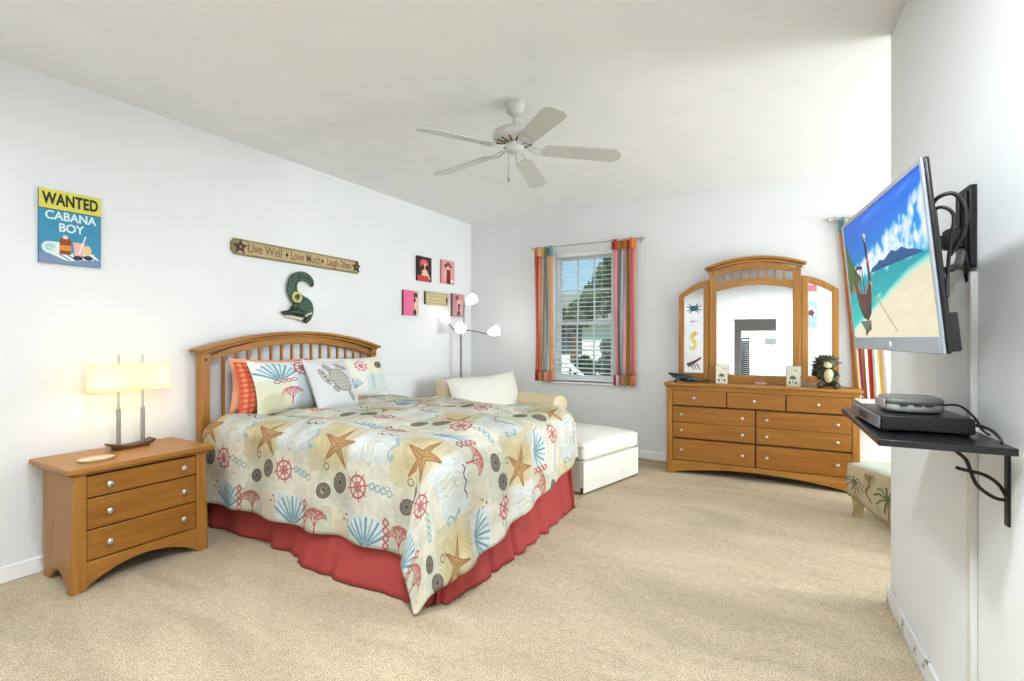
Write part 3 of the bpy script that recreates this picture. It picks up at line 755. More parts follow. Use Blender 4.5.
MB().grid(skirt, 420, 14).build('bed_skirt', m_skirt, bed, world=True, ang=80, solid=.003)

# comforter: flat printed cloth draped over the top, hanging at both sides and the foot
XH, XE, YN, YF, ZT = -3.435, -1.59, 1.955, 3.455, .75
Bn, Bf = .585, .50
RC = .08; ARC = RC * PI / 2
def hang(y):                                    # drop beyond the foot edge, shorter towards the far corner
    t = (y - YN) / (YF - YN)
    return .70 - .06 * min(1, max(0, t) * 3) - .17 * max(0, t - .3) / .7
def drop(s_, flare, RC=RC):
    ARC = RC * PI / 2
    if s_ <= ARC: a = s_ / RC; return RC * math.sin(a), RC * (1 - math.cos(a))
    return RC + flare * (s_ - ARC), RC + (s_ - ARC) * math.sqrt(max(0, 1 - flare * flare))
us = [i / 64 * (XE - XH) for i in range(65)]; NA = 30
vsl = [-Bn * (1 - i / 28) for i in range(28)] + [i / 52 * (YF - YN) for i in range(53)] + [YF - YN + Bf * (i + 1) / 20 for i in range(20)]
CU, CV = (XE - XH) + .80, Bn + (YF - YN) + Bf
def cloth(u, a, v):
    """u along the bed on top, a overhang past the foot, v across measured from near top edge"""
    yin = min(max(v, 0), YF - YN); x = XH + u; y = YN + yin
    b_ = -v if v < 0 else (v - (YF - YN) if v > YF - YN else 0); sy = -1 if v < 0 else 1
    r = math.hypot(a, b_)
    cx_ = (x - (XH + XE) / 2) / ((XE - XH) / 2); cyy = (y - (YN + YF) / 2) / ((YF - YN) / 2)
    q = Vector((u * 1.6, v * 2.2, 3.1))
    z = ZT + .028 * (1 - cx_ ** 2) * (1 - cyy ** 2) + .018 * noise.noise(q * 1.6) + .012 * math.sin(v * 17 + 2.5 * noise.noise(q)) * (1 - min(1, r / .2)) * .8
    z += .020 * noise.noise(Vector((u * 2.0, v * 9, .5))) * (1 - min(1, r / .25))
    if u < .12: z -= .03 * (1 - u / .12) ** 2
    if r > 1e-6:
        phi = math.atan2(b_, a)                 # 0 = straight over the foot, pi/2 = straight over the side
        if b_ == 0: lam = v * 2 * PI / .33; fl = .07
        elif a == 0: lam = u * 2 * PI / .36; fl = .03
        else: lam = phi * 6; fl = .05
        corner = math.sin(phi) * math.cos(phi) * 2
        o, d = drop(r * (1 - .06 * corner), fl, .08 + .09 * math.cos(phi) ** 2)
        k = max(0, r - .1)
        o += k * .03 * math.sin(lam + .8) + k * .03 * noise.noise(Vector((u * 5, v * 5, a * 4)))
        o = o * (1 - .05 * corner)
        x += math.cos(phi) * o; y += sy * math.sin(phi) * o; z -= d
        if sy < 0 and corner > 0:               # the loose corner folds back over the near side
            x -= .12 * 2.2 * corner * math.sin(phi) ** 6 * (r / .8) ** 1.5; y -= .09 * corner * (r / .8) ** 2
        z = max(z, .018 + .02 * noise.noise(Vector((u * 9, v * 9, a * 9))) ** 2)
    return Vector((x, y, z))
rows = []
for v in vsl:
    A_ = hang(YN + v); rows.append([(cloth(u, 0, v), (u / CU, (v + Bn) / CV)) for u in us] + [(cloth(us[-1], A_ * (i + 1) / NA, v), ((us[-1] + A_ * (i + 1) / NA) / CU, (v + Bn) / CV)) for i in range(NA)])
nu = len(rows[0]); mb = MB(); fs = []; uvs = []
for j in range(len(rows) - 1):
    for i in range(nu - 1):
        fs.append((j * nu + i, j * nu + i + 1, (j + 1) * nu + i + 1, (j + 1) * nu + i)); uvs.append([rows[j][i][1], rows[j][i + 1][1], rows[j + 1][i + 1][1], rows[j + 1][i][1]])
mb.add([p for row in rows for p, _ in row], fs, uvs)
KP = 420
cv = Canvas(int(CU * KP), int(CV * KP), CREAM, KP)
for j in range(-1, 5):
    for i in range(-1, 7):
        p_tile(cv, i * .6 + (.30 if j % 2 else .0) - .41, j * .70 - .03, i * 7 + j)
for n_, amp in ((14, .05), (48, .05), (150, .04)):                # uneven, painterly dye
    gr = np.random.RandomState(n_).rand(n_, n_, 1).astype(np.float32) - .5
    hh_, ww_ = cv.a.shape[:2]; ty = np.linspace(0, n_ - 1.001, hh_); tx = np.linspace(0, n_ - 1.001, ww_)
    y0_, x0_ = ty.astype(int), tx.astype(int); fy, fx = (ty - y0_)[:, None, None].astype(np.float32), (tx - x0_)[None, :, None].astype(np.float32)
    G = gr[y0_][:, x0_] * (1 - fy) * (1 - fx) + gr[y0_ + 1][:, x0_] * fy * (1 - fx) + gr[y0_][:, x0_ + 1] * (1 - fy) * fx + gr[y0_ + 1][:, x0_ + 1] * fy * fx
    cv.a *= 1 + 2 * amp * G
cv.a *= .94
m_print = img_mat('seashell_print_cotton', cv, .85, bump=.05)
com = mb.build('comforter', m_print, None, ang=80, solid=.012)
tag(com, 'seashell and starfish print comforter draped over the bed', 'comforter')

def pillow(name, label, w_, h_, T, loc, yaw, lean, mat, roll=0.0, group=None, back=None):
    """soft pillow, w_ wide, h_ tall, leaning back; local x right as seen from the foot of the bed"""
    R_ = Matrix.Rotation(PI / 2 + yaw, 4, 'Z') @ Matrix.Rotation(-lean, 4, 'X') @ Matrix.Rotation(roll, 4, 'Y')
    m = MB(); n = 22
    def f(sgn):
        def g(u, v):
            a, b_ = 2 * u - 1, 2 * v - 1
            t = T * (max(0, 1 - abs(a) ** 2.6) * max(0, 1 - abs(b_) ** 2.6)) ** .55
            x = w_ / 2 * a * (1 - .09 * (1 - b_ * b_)); z = h_ / 2 * b_ * (1 - .09 * (1 - a * a))
            t *= 1 + .10 * noise.noise(Vector((a * 2, b_ * 2, loc[1])))
            return (x, sgn * t, z + h_ / 2)
        return g
    m.grid(f(-1), n, n); m.grid(lambda u, v: f(1)(1 - u, v), n, n, lambda u, v: (1 - u, v))
    o = m.build(name, mat, None, ang=80, weld=False)
    o.matrix_basis = Matrix.Translation(loc) @ R_
    return tag(o, label, 'pillow', group)
def sham_canvas(kind):
    c = Canvas(520, 400, rgb(226, 226, 221), 760)
    if kind == 0:
        c.rect(0, .0, .36, .32, rgb(208, 206, 180), .8); c.rect(.26, .0, .44, .52, rgb(222, 232, 238), .8); c.rect(.46, .0, .68, .14, rgb(198, 190, 150), .8); c.rect(.46, .30, .68, .53, rgb(226, 222, 196), .8)
        p_scallop(c, .17, .30, .19, PI / 2); p_wheel(c, .40, .43, .095, rgb(204, 92, 92)); p_coral(c, .26, .05, .062, PI / 2, 0, rgb(190, 88, 96))
        p_rope(c, .22, .30, .2, .1, CORAL); p_rope(c, .45, .19, .2, PI / 2, BLUE); c.ell((.1, .1), .1, .1, rgb(190, 188, 150), 0, .7, .3)
        p_star(c, .6, .4, .08)
    else:
        c.rect(.0, .0, .3, .5, rgb(226, 226, 206), .8); c.rect(.38, .05, .68, .28, rgb(196, 212, 206), .8); c.rect(.4, .28, .68, .5, rgb(226, 220, 190), .8)
        p_wheel(c, .34, .40, .085, rgb(204, 92, 92)); p_rope(c, .46, .19, .2, PI / 2, BLUE); p_scallop(c, .2, .1, .14); p_nautilus(c, .58, .40, .06); p_coral(c, .12, .32, .04)
    return c
m_peach = pmat('peach_cotton', rgb(236, 170, 138), .85, .04)
def plaid():
    c = Canvas(360, 280, rgb(238, 158, 118), 520)
    for i in range(20):
        c.rect(i * .052, 0, i * .052 + .024, .6, rgb(214, 66, 44), .55); c.rect(0, i * .052, .8, i * .052 + .024, rgb(214, 66, 44), .55)
    return c
def turtle():
    c = Canvas(400, 400, rgb(208, 209, 211), 520, .14, .20)
    G1, G2, G3 = rgb(150, 146, 138), rgb(108, 104, 96), rgb(180, 178, 170)
    def leaf(x, y, rx, ry, rot): c.ell((x, y), rx, ry, G1, rot); c.ell((x, y), rx * .8, ry * .75, G3, rot); [c.ell((x + (k - 1) * rx * .45 * math.cos(rot), y + (k - 1) * rx * .45 * math.sin(rot)), rx * .16, ry * .3, G2, rot) for k in range(3)]
    leaf(.30, .66, .14, .055, 1.9); leaf(.66, .82, .13, .05, -.3); leaf(.70, .35, .08, .05, -.9); leaf(.42, .46, .07, .04, 2.4)
    c.ell((.56, .60), .215, .165, G2, -.75); c.ell((.56, .60), .20, .15, rgb(168, 164, 154), -.75)
    for i in range(-2, 3):
        for j in range(-1, 2):
            x = .56 + .075 * i * math.cos(-.75) - .085 * j * math.sin(-.75); y = .60 + .075 * i * math.sin(-.75) + .085 * j * math.cos(-.75)
            c.ell((x, y), .03, .034, rgb(196, 192, 182), -.75); c.ell((x, y), .017, .02, G2, -.75, .6)
    leaf(.39, .80, .075, .06, 2.3)
    return c
m_sham0 = img_mat('sham_print_left', sham_canvas(0), .85); m_sham1 = img_mat('sham_print_right', sham_canvas(1), .85)
ZP = .765
pillow('pillow', 'plain peach pillow at the very back of the left stack against the headboard', .64, .385, .065, (-3.405, 2.35, ZP - .015), .0, .06, m_peach, roll=.03)
pillow('pillow', 'orange plaid pillow between the plain peach pillow and the left seashell pillow', .62, .375, .055, (-3.275, 2.32, ZP - .015), .03, .16, img_mat('orange_plaid_cotton', plaid(), .85))
pillow('pillow', 'left seashell print pillow with a red coral, in front of the orange plaid pillow', .68, .39, .07, (-3.13, 2.385, ZP - .012), .05, .30, m_sham0, group='seashell print pillows')
pillow('pillow', 'right seashell print pillow half hidden behind the turtle pillow', .66, .38, .075, (-3.26, 3.115, ZP - .01), .0, .28, m_sham1, group='seashell print pillows')
pillow('throw_pillow', 'square pale grey throw pillow with a printed sea turtle', .45, .42, .075, (-2.93, 2.595, ZP - .02), .14, .46, img_mat('turtle_print_cotton', turtle(), .85), roll=.05)

# ------------------------------------------------------------------ lamp and dish on the nightstand
ZN = .632
lamp = thing('table_lamp', 'twin-post table lamp with a long lit cream shade on the nightstand', 'table lamp', (-3.43, 1.455, ZN), (0, 0, PI / 2))
m_darkwood = wood('dark_walnut', rgb(74, 46, 26), rgb(98, 62, 36), 'x', .4)
P = [(-.115 + .23 * i / 14, .022 + .02 * ((i - 7) / 7) ** 2) for i in range(15)] + [(.115 - .23 * i / 14, .0 + .028 * abs((7 - i) / 7) ** 2.4) for i in range(15)]
MB().prism(P, 'y', -.04, .04).box(-.085, -.055, -.035, .035, 0, .012).box(.055, .085, -.035, .035, 0, .012).build('base', m_darkwood, lamp, bevel=.003)
for x in (-.062, .062):
    p = MB().tube([(x, 0, .024), (x, 0, .235)], .011, 14).build('post', chrome, lamp)
    MB().tube([(x, 0, .235), (x, 0, .555)], .0065, 12).build('upper_post', nickel, p)
    MB().tube([(x * 1.0 + (.035 if x < 0 else -.035), -.01, .41), (x + (.035 if x < 0 else -.035), -.01, .352)], .001, 6).lathe([(.001, 0), (.006, .003), (.006, .012), (.002, .016)], (x + (.035 if x < 0 else -.035), -.01, .338), 10).build('pull_chain', nickel, lamp)
def shade_mat():
    m, nt, b = base('lit_cream_shade'); 
    b.inputs['Base Color'].default_value = lin(rgb(250, 240, 214)) + (1,); b.inputs['Roughness'].default_value = .8
    b.inputs['Emission Color'].default_value = lin(rgb(255, 236, 176)) + (1,); b.inputs['Emission Strength'].default_value = .32
    t = N(nt, 'ShaderNodeBsdfTranslucent'); t.inputs[0].default_value = lin(rgb(255, 244, 214)) + (1,)
    mx = N(nt, 'ShaderNodeMixShader'); mx.inputs[0].default_value = .5; o = nt.nodes['Material Output']
    nt.links.new(b.outputs[0], mx.inputs[1]); nt.links.new(t.outputs[0], mx.inputs[2]); nt.links.new(mx.outputs[0], o.inputs[0]); return m
def oval(u, v, hx=.20, hy=.075):
    a = 2 * PI * u; e = .45
    return (hx * math.copysign(abs(math.cos(a)) ** e, math.cos(a)), hy * math.copysign(abs(math.sin(a)) ** e, math.sin(a)), .345 + .155 * v)
MB().grid(oval, 64, 4).build('lamp_shade', shade_mat(), lamp, ang=50, solid=.002)
m_bulb = glow('bulb_glow', (1, .93, .75), 3)
for x in (-.13, .13):
    MB().lathe([(.002, .42), (.012, .416), (.016, .43), (.028, .455), (.03, .468), (.02, .488), (.002, .494)], (x, 0, 0), 14).build('bulb', m_bulb, lamp)
    MB().tube([(x, 0, .425), (math.copysign(.062, x), 0, .425)], .005, 8).build('socket_arm', nickel, lamp)
    light('lamp_bulb_light', 'POINT', (x, -.0, .375), 0.7, (1, .78, .48), .03, parent=lamp)
dish = MB().lathe([(.001, .004), (.05, .004), (.062, .0), (.07, .006), (.072, .012), (.06, .0125), (.04, .009), (.001, .008)], (0, 0, 0), 28, sx=.80, sy=1.15).build('trinket_dish', pmat('ivory_ceramic', rgb(216, 200, 168), .35), None)
dish.location = (-3.235, 1.215, ZN - .0); tag(dish, 'small flat ivory oval dish on the nightstand in front of the lamp', 'dish')

# ------------------------------------------------------------------ on the left wall
LW = PI / 2                                        # wall frame: x right along the wall, z up, -y into the room
def text_mesh(txt, size, mat, parent, x, y, z, depth=.003, bold=0.0, name='lettering', sx=1.0, spacing=1.0, align='CENTER', shear=0.0, label=None):
    cu = bpy.data.curves.new('t', 'FONT'); cu.body = txt; cu.size = size; cu.extrude = depth / 2; cu.offset = bold; cu.align_x = align; cu.align_y = 'CENTER'; cu.space_character = spacing; cu.shear = shear
    t = bpy.data.objects.new('t', cu); COL.objects.link(t); bpy.context.view_layer.update()
    me = bpy.data.meshes.new_from_object(t.evaluated_get(bpy.context.evaluated_depsgraph_get()))
    bpy.data.objects.remove(t); bpy.data.curves.remove(cu)
    me.transform(Matrix.Translation((x, y, z)) @ Matrix.Rotation(PI / 2, 4, 'X') @ Matrix.Diagonal((sx, 1, 1, 1)))
    me.materials.clear(); me.materials.append(mat); me.name = name
    o = bpy.data.objects.new(name, me); COL.objects.link(o); o.parent = parent
    if label: o['label'] = label
    return o
cb = thing('wall_sign', 'blue and yellow sign lettered WANTED CABANA BOY above the table lamp', 'sign', (XL, 1.228, 1.905), (0, 0, LW))
c = Canvas(280, 410, rgb(62, 142, 178), 1000, -.14, -.205)
c.rect(-.14, .095, .14, .205, rgb(222, 212, 92)); c.line([(-.14, .095), (.14, .095)], .004, rgb(60, 70, 70))
c.rect(-.14, -.205, .14, -.15, rgb(120, 142, 176))
c.poly([(-.10, -.15), (.10, -.13), (.13, -.165), (-.02, -.185)], rgb(230, 232, 226))
for i in range(5): c.line([(-.06 + .035 * i, -.145), (-.01 + .035 * i, -.178)], .007, rgb(70, 140, 180))
c.rect(-.10, -.15, -.03, -.085, rgb(222, 234, 224)); c.ell((-.095, -.118), .034, .034, rgb(206, 228, 220)); c.line([(-.095 + .02 * math.cos(i * .6) * (1 - i / 20), -.118 + .02 * math.sin(i * .6) * (1 - i / 20)) for i in range(16)], .004, rgb(140, 170, 170))
c.rect(-.052, -.15, .0, -.072, rgb(150, 70, 34)); c.ell((-.026, -.072), .026, .018, rgb(150, 70, 34)); c.rect(-.036, -.062, -.016, -.042, rgb(228, 220, 200)); c.rect(-.052, -.128, .0, -.098, rgb(218, 140, 60))
c.poly([(.008, -.075), (.062, -.075), (.054, -.15), (.016, -.15)], rgb(238, 178, 170)); c.line([(.036, -.14), (.066, -.035)], .006, rgb(235, 235, 240)); c.ell((.074, -.115), .02, .03, rgb(228, 200, 150))
c.ell((.03, -.163), .022, .013, rgb(44, 38, 60)); c.ell((.078, -.157), .022, .013, rgb(44, 38, 60)); c.line([(.03, -.156), (.078, -.15)], .005, rgb(44, 38, 60))
MB().box(-.14, .14, -.018, -.002, -.205, .205).build('panel', pmat('sign_edge_blue', rgb(44, 92, 120), .5), cb, bevel=.002)
MB().quad_uv((-.14, -.0185, -.205), (.14, -.0185, -.205), (.14, -.0185, .205), (-.14, -.0185, .205)).build('printed_face', img_mat('sign_face_print', c, .5), cb, smooth=False)
ink = pmat('sign_black_ink', rgb(22, 22, 24), .5); pale = pmat('sign_white_ink', rgb(222, 238, 240), .5)
text_mesh('WANTED', .090, ink, cb, 0, -.0195, .150, .002, .003, sx=.62, spacing=1.06)
text_mesh('CABANA', .066, pale, cb, .0, -.0195, .060, .002, .0012, sx=.86)
text_mesh('BOY', .066, pale, cb, 0, -.0195, -.003, .002, .0012, sx=.86)

lw = thing('wall_sign', 'long tan board lettered Live Well Love Much Laugh Often with dark stars above the bed', 'sign', (XL, 2.768, 1.957), (0, math.radians(.55), LW))
m_board = wood('weathered_tan_board', rgb(176, 156, 110), rgb(198, 180, 134), 'x', .6); m_brd = pmat('olive_board_edge', rgb(132, 120, 78), .6)
MB().prism([(-.615, .03), (-.615, -.03), (-.59, -.06), (.60, -.06), (.615, -.045), (.615, .045), (.60, .06), (-.59, .06)], 'y', -.02, -.002).build('board', m_brd, lw, bevel=.003)
MB().box(-.565, .58, -.0225, -.019, -.046, .046).build('face_panel', m_board, lw)
m_star = pmat('dark_maroon_paint', rgb(70, 22, 30), .5); m_let = pmat('faded_rust_letters', rgb(138, 92, 72), .6)
for x in (-.548, .578):
    P = [((x + (.056 if i % 2 == 0 else .024) * math.cos(PI / 2 + i * PI / 5)), (.056 if i % 2 == 0 else .024) * math.sin(PI / 2 + i * PI / 5)) for i in range(10)]
    st = MB().prism(P, 'y', -.03, -.0225).build('star', m_star, lw)
    MB().lathe([(.001, 0), (.008, 0), (.006, .004), (.001, .004)], (x, -.03, 0), 10, 'y').build('star_stud', m_board, st)
text_mesh('Live Well', .096, m_let, lw, -.345, -.0232, .0, .002, .0012, sx=.80)
text_mesh('Love Much', .096, m_let, lw, .025, -.0232, 0, .002, .0012, sx=.70)
text_mesh('Laugh Often', .092, m_let, lw, .375, -.0232, 0, .002, .0012, sx=.60)
for x in (-.155, .195): MB().prism([(x - .014, 0), (x, -.02), (x + .014, 0), (x, .02)], 'y', -.0245, -.0225).build('diamond', m_star, lw)

# alligator wall plaque: S-shaped tail above, body, snout pointing left
al = thing('alligator_plaque', 'green alligator wall plaque with curled tail above the headboard', 'wall decoration', (XL, 2.717, 1.62), (0, 0, LW))
def scaly():
    m, nt, b = base('alligator_green'); co = texco(nt); v = N(nt, 'ShaderNodeTexVoronoi'); v.inputs['Scale'].default_value = 75; nt.links.new(co, v.inputs[0])
    r = N(nt, 'ShaderNodeValToRGB'); r.color_ramp.elements[0].color = lin(rgb(96, 124, 100)) + (1,); r.color_ramp.elements[1].color = lin(rgb(40, 62, 46)) + (1,); r.color_ramp.elements[1].position = .7
    nt.links.new(v.outputs[0], r.inputs[0]); nt.links.new(r.outputs[0], b.inputs['Base Color']); b.inputs['Roughness'].default_value = .45
    bp = N(nt, 'ShaderNodeBump'); bp.inputs['Strength'].default_value = .5; bp.inputs['Distance'].default_value = .01; bp.invert = True; nt.links.new(v.outputs[0], bp.inputs['Height']); nt.links.new(bp.outputs[0], b.inputs['Normal']); return m
m_gat = scaly(); m_gatd = pmat('alligator_dark_green', rgb(36, 56, 42), .45, .2, 30); m_gatb = pmat('alligator_pale_belly', rgb(214, 214, 188), .5, .1, 30); m_rope = pmat('straw_rope', rgb(206, 196, 120), .8, .15, 90)
def smooth_path(P, n=40):
    L = [tuple(p) for p in P]; o = []
    for i in range(n + 1):
        x = i / n * (len(L) - 1); k = min(int(x), len(L) - 2); t = x - k; p0 = L[max(0, k - 1)]; p1 = L[k]; p2 = L[k + 1]; p3 = L[min(len(L) - 1, k + 2)]
        o.append(tuple(.5 * (2 * p1[j] + (-p0[j] + p2[j]) * t + (2 * p0[j] - 5 * p1[j] + 4 * p2[j] - p3[j]) * t * t + (-p0[j] + 3 * p1[j] - 3 * p2[j] + p3[j]) * t ** 3) for j in range(len(p1))))
    return o
# path: x, z, radius from tail tip to neck
pp = smooth_path([(.130, .10, .014), (.128, .14, .028), (.09, .172, .036), (.03, .180, .040), (-.035, .150, .044), (-.06, .085, .048), (-.04, .015, .052), (.015, -.035, .066), (.062, -.075, .082), (.078, -.12, .070), (.055, -.15, .045)], 60)
g = MB(); g.tube([(x, -.024, z) for x, z, r in pp], [min(r, .085) for x, z, r in pp], 14)
g.v = [Vector((p.x, -.002 - .045 * min(1, max(0, (-.024 - p.y + .07) / .14)), p.z)) for p in g.v]
body = g.build('body', m_gat, al, ang=80)
# dorsal ridge along the tail
g = MB()
for i in range(4, 44, 3):
    x, z, r = pp[i]; x2, z2, _ = pp[i + 1]; t = Vector((x2 - x, 0, z2 - z)).normalized(); nrm = Vector((t.z, 0, -t.x)); sd = -1
    p = Vector((x, -.045, z)) + nrm * (r * .35 * sd)
    g.add([p - t * .010, p + t * .010, p + nrm * .0 + Vector((0, -.014, 0)), p + nrm * .008], [(0, 1, 2), (0, 2, 3), (1, 3, 2), (0, 3, 1)])
g.build('tail_ridge', m_gatd, al, smooth=False)
g = MB(); hp = smooth_path([(.035, -.135, .035), (-.005, -.125, .034), (-.045, -.118, .03), (-.09, -.128, .02), (-.135, -.133, .017), (-.152, -.132, .010)], 24)
g.tube([(x, -.028, z) for x, z, r in hp], [r for x, z, r in hp], 12); g.lathe([(.001, -.014), (.013, -.005), (.014, .005), (.002, .014)], (-.052, -.036, -.092), 10).build('head', m_gatd, al, ang=80)
MB().tube([(x, -.024, z - .022) for x, z, r in smooth_path([(.03, -.155, .0), (-.04, -.145, 0), (-.12, -.142, 0)], 12)], [.018, .018, .017, .016, .015, .014, .013, .012, .011, .010, .009, .008, .006], 10).build('lower_jaw', m_gatb, al, ang=80)
MB().tube([(.075, -.03, -.13), (.09, -.032, -.17), (.06, -.034, -.195), (.045, -.034, -.19)], [.03, .028, .022, .012], 12).build('leg', m_gatd, al, ang=80)
MB().tube([(-.02, -.04, -.06), (-.05, -.042, -.085), (-.07, -.04, -.075)], [.024, .022, .012], 10).build('leg', m_gatd, al, ang=80)
MB().tube([(-.03 + .036 * math.cos(a * .45), -.05, .0 + .036 * math.sin(a * .45)) for a in range(15)], .011, 8, caps=False).build('rope_loop', m_rope, al, ang=80)
MB().tube([(.045, -.052, -.155), (.075, -.055, -.135), (.115, -.045, -.125)], .008, 8).build('belly_stripe', m_gatb, al, ang=80)

# five small pictures
def pic(label, y, z, w_, h_, draw, base_c, edge, nm='wall_picture', grp='small pictures by the corner'):
    r = thing(nm, label, 'picture', (XL, y, z), (0, 0, LW), group=grp)
    MB().box(-w_ / 2, w_ / 2, -.028, -.002, -h_ / 2, h_ / 2).build('canvas_block', pmat('canvas_edge', edge, .6), r, bevel=.002)
    c = Canvas(int(w_ * 700), int(h_ * 700), base_c, 700, -w_ / 2, -h_ / 2); draw(c, w_, h_)
    MB().quad_uv((-w_ / 2, -.0285, -h_ / 2), (w_ / 2, -.0285, -h_ / 2), (w_ / 2, -.0285, h_ / 2), (-w_ / 2, -.0285, h_ / 2)).build('printed_face', img_mat('small_picture_print', c, .5), r, smooth=False)
SK = rgb(232, 192, 168); CR = rgb(196, 60, 74)
def d1(c, w_, h_):
    c.ell((-.01, .055), .07, .05, rgb(220, 100, 112)); c.ell((.0, .02), .035, .04, SK); c.ell((-.03, .02), .025, .03, rgb(70, 24, 28)); c.ell((.035, .015), .025, .03, rgb(70, 24, 28)); c.poly([(-.06, -.08), (-.03, -.01), (.04, -.01), (.07, -.08)], SK); c.rect(-.12, -.14, .09, -.075, CR); c.line([(.03, -.02), (.085, -.1)], .022, SK); c.line([(-.04, -.03), (.0, -.07), (.03, -.03)], .02, SK)
def d2(c, w_, h_):
    c.ell((-.005, .07), .075, .018, rgb(90, 26, 32)); c.ell((.0, .085), .035, .03, rgb(120, 34, 44)); c.ell((.0, .05), .025, .03, SK); c.rect(-.06, -.02, .06, .02, SK); c.rect(-.03, -.13, .045, .025, rgb(140, 30, 40)); c.line([(-.06, .01), (-.07, -.08)], .022, SK); c.ell((.07, -.1), .03, .02, rgb(240, 220, 210)); c.rect(-.025, -.14, .045, -.09, rgb(80, 24, 30))
def d3(c, w_, h_):
    c.rect(.045, -.13, .12, .13, rgb(220, 180, 170)); c.ell((.07, .085), .034, .03, rgb(70, 40, 40)); c.ell((.075, .03), .03, .035, SK); c.ell((.055, .03), .018, .03, rgb(50, 30, 32)); c.line([(.07, .0), (.085, -.12)], .03, SK); c.ell((.06, -.1), .025, .035, rgb(60, 40, 40)); c.rect(-.06, -.08, .04, .06, rgb(236, 120, 160), .5)
def d4(c, w_, h_):
    c.line([(-.2, -.055), (.2, -.055), (.2, .055), (-.2, .055), (-.2, -.055)], .008, rgb(150, 132, 84)); c.line([(-.14 + .012 * i, .022 + .010 * math.sin(i * 1.7)) for i in range(24)], .006, rgb(150, 108, 66)); c.line([(-.15 + .012 * i, -.022 + .010 * math.sin(i * 2.1)) for i in range(22)], .006, rgb(176, 124, 70)); c.ell((.175, -.01), .018, .04, rgb(60, 50, 40))
def d5(c, w_, h_):
    c.ell((-.03, .09), .035, .028, rgb(120, 80, 84)); c.ell((.02, .02), .05, .055, SK); c.ell((.01, -.02), .03, .04, rgb(60, 26, 34)); c.line([(-.02, -.02), (-.07, -.12)], .03, rgb(210, 160, 160)); c.line([(.03, -.03), (.08, -.1)], .025, SK); c.ell((.0, -.10), .03, .03, rgb(80, 40, 50))
pic('small dark red picture of a woman in a pink hat, upper left of five', 4.337, 2.053, .24, .272, d1, rgb(62, 38, 40), rgb(50, 36, 36))
pic('small pink picture of a woman in a wide dark hat, upper right of the five', 4.770, 2.068, .25, .278, d2, rgb(222, 158, 158), rgb(206, 140, 142))
pic('small hot pink picture with a figure on its right edge, lower left of the five', 4.113, 1.662, .24, .268, d3, rgb(232, 110, 152), rgb(110, 60, 80))
pic('small tan plaque with two lines of scrolled script between the lower pictures', 4.565, 1.738, .42, .145, d4, rgb(198, 186, 142), rgb(80, 66, 44), grp=None)
pic('small mauve picture of a crouching figure, lower right of the five behind the floor lamp', 4.980, 1.686, .25, .278, d5, rgb(206, 150, 158), rgb(110, 70, 76))

# ------------------------------------------------------------------ floor lamp in the corner
fl = thing('floor_lamp', 'steel floor lamp with four glowing white bell shades in the corner behind the armchair', 'floor lamp', (-3.44, 4.84, 0))
MB().lathe([(.001, 0), (.13, 0), (.135, .008), (.125, .018), (.03, .028), (.016, .05), (.001, .05)], (0, 0, 0), 30).build('base', chrome, fl)
m_pole = pmat('grey_lamp_pole', rgb(128, 128, 126), .4, metal=.4)
MB().tube([(0, 0, .04), (0, 0, 1.34)], .012, 14).lathe([(.011, 1.34), (.018, 1.35), (.018, 1.39), (.008, 1.40), (.001, 1.40)], (0, 0, 0), 14).build('pole', m_pole, fl)
m_bell = glow('lit_white_glass_shade', (1, .98, .94), 1.1, (.95, .95, .93))
for (tx, ty, tz), dx, pw in (((-.04, -.24, 1.505), (-.45, -.15, .7), .02), ((.15, -.19, 1.388), (.25, -.9, .15), .35), ((.12, .01, 1.72), (.75, -.1, .4), .55), ((.35, .14, 1.357), (.9, -.1, .2), .75)):
    d = Vector(dx).normalized(); b0 = Vector((tx, ty, tz)) - d * .05
    arm = MB().tube(smooth_path([(0, 0, 1.38), (b0.x * .45, b0.y * .45, 1.37), tuple(b0 - d * .05), tuple(b0)], 14), .007, 8).build('arm', m_pole, fl)
    q = Vector((0, 0, 1)).rotation_difference(d).to_matrix().to_4x4()
    m = MB(); m.M = Matrix.Translation(b0) @ q
    m.lathe([(.001, -.012), (.018, -.01), (.022, .0), (.043, .03), (.054, .06), (.056, .085), (.062, .125), (.058, .124), (.05, .085), (.001, .04)], (0, 0, 0), 20); m.build('lamp_shade', m_bell, arm)
    light('shade_light', 'POINT', tuple(b0 + d * .16), pw, (1, .97, .92), .06, parent=fl)

# ------------------------------------------------------------------ armchair and ottoman
m_cream = pmat('cream_slipcover', rgb(232, 216, 180), .9, .04, 4, bump=.06, bscale=160); m_ivory = pmat('ivory_canvas', rgb(232, 230, 220), .9, .03, 4, bump=.06, bscale=160)
ac = thing('armchair', 'wide cream upholstered armchair in the back corner behind the bed', 'armchair', (-2.32, 4.42, 0), (0, 0, math.radians(73)))
# local: front at y=0, back at y=.95
MB().cushion(-.41, .41, .02, .80, .10, .30, .03, 0).build('seat_base', m_cream, ac, weld=True)
MB().cushion(-.40, .40, -.01, .66, .30, .46, .06, .02).build('seat_cushion', m_cream, ac, weld=True)
for s_ in (-1, 1):
    a, b_ = sorted((s_ * .40, s_ * .60))
    m = MB().cushion(a, b_, .0, .93, .08, .60, .03, 0); m.build('arm', m_cream, ac, weld=True)
    P = [(s_ * .49 + .12 * math.cos(2 * PI * i / 20), .575 + .095 * math.sin(2 * PI * i / 20)) for i in range(20)]
    MB().prism(P, 'y', -.01, .92).build('arm_roll', m_cream, ac, bevel=.02, seg=3)
MB().cushion(-.47, .47, .76, .96, .08, .845, .06, .0).build('backrest', m_cream, ac, weld=True)
m = MB(); m.M = Matrix.Translation((.02, .65, .615)) @ Matrix.Rotation(math.radians(-16), 4, 'X') @ Matrix.Rotation(math.radians(-3), 4, 'Y')
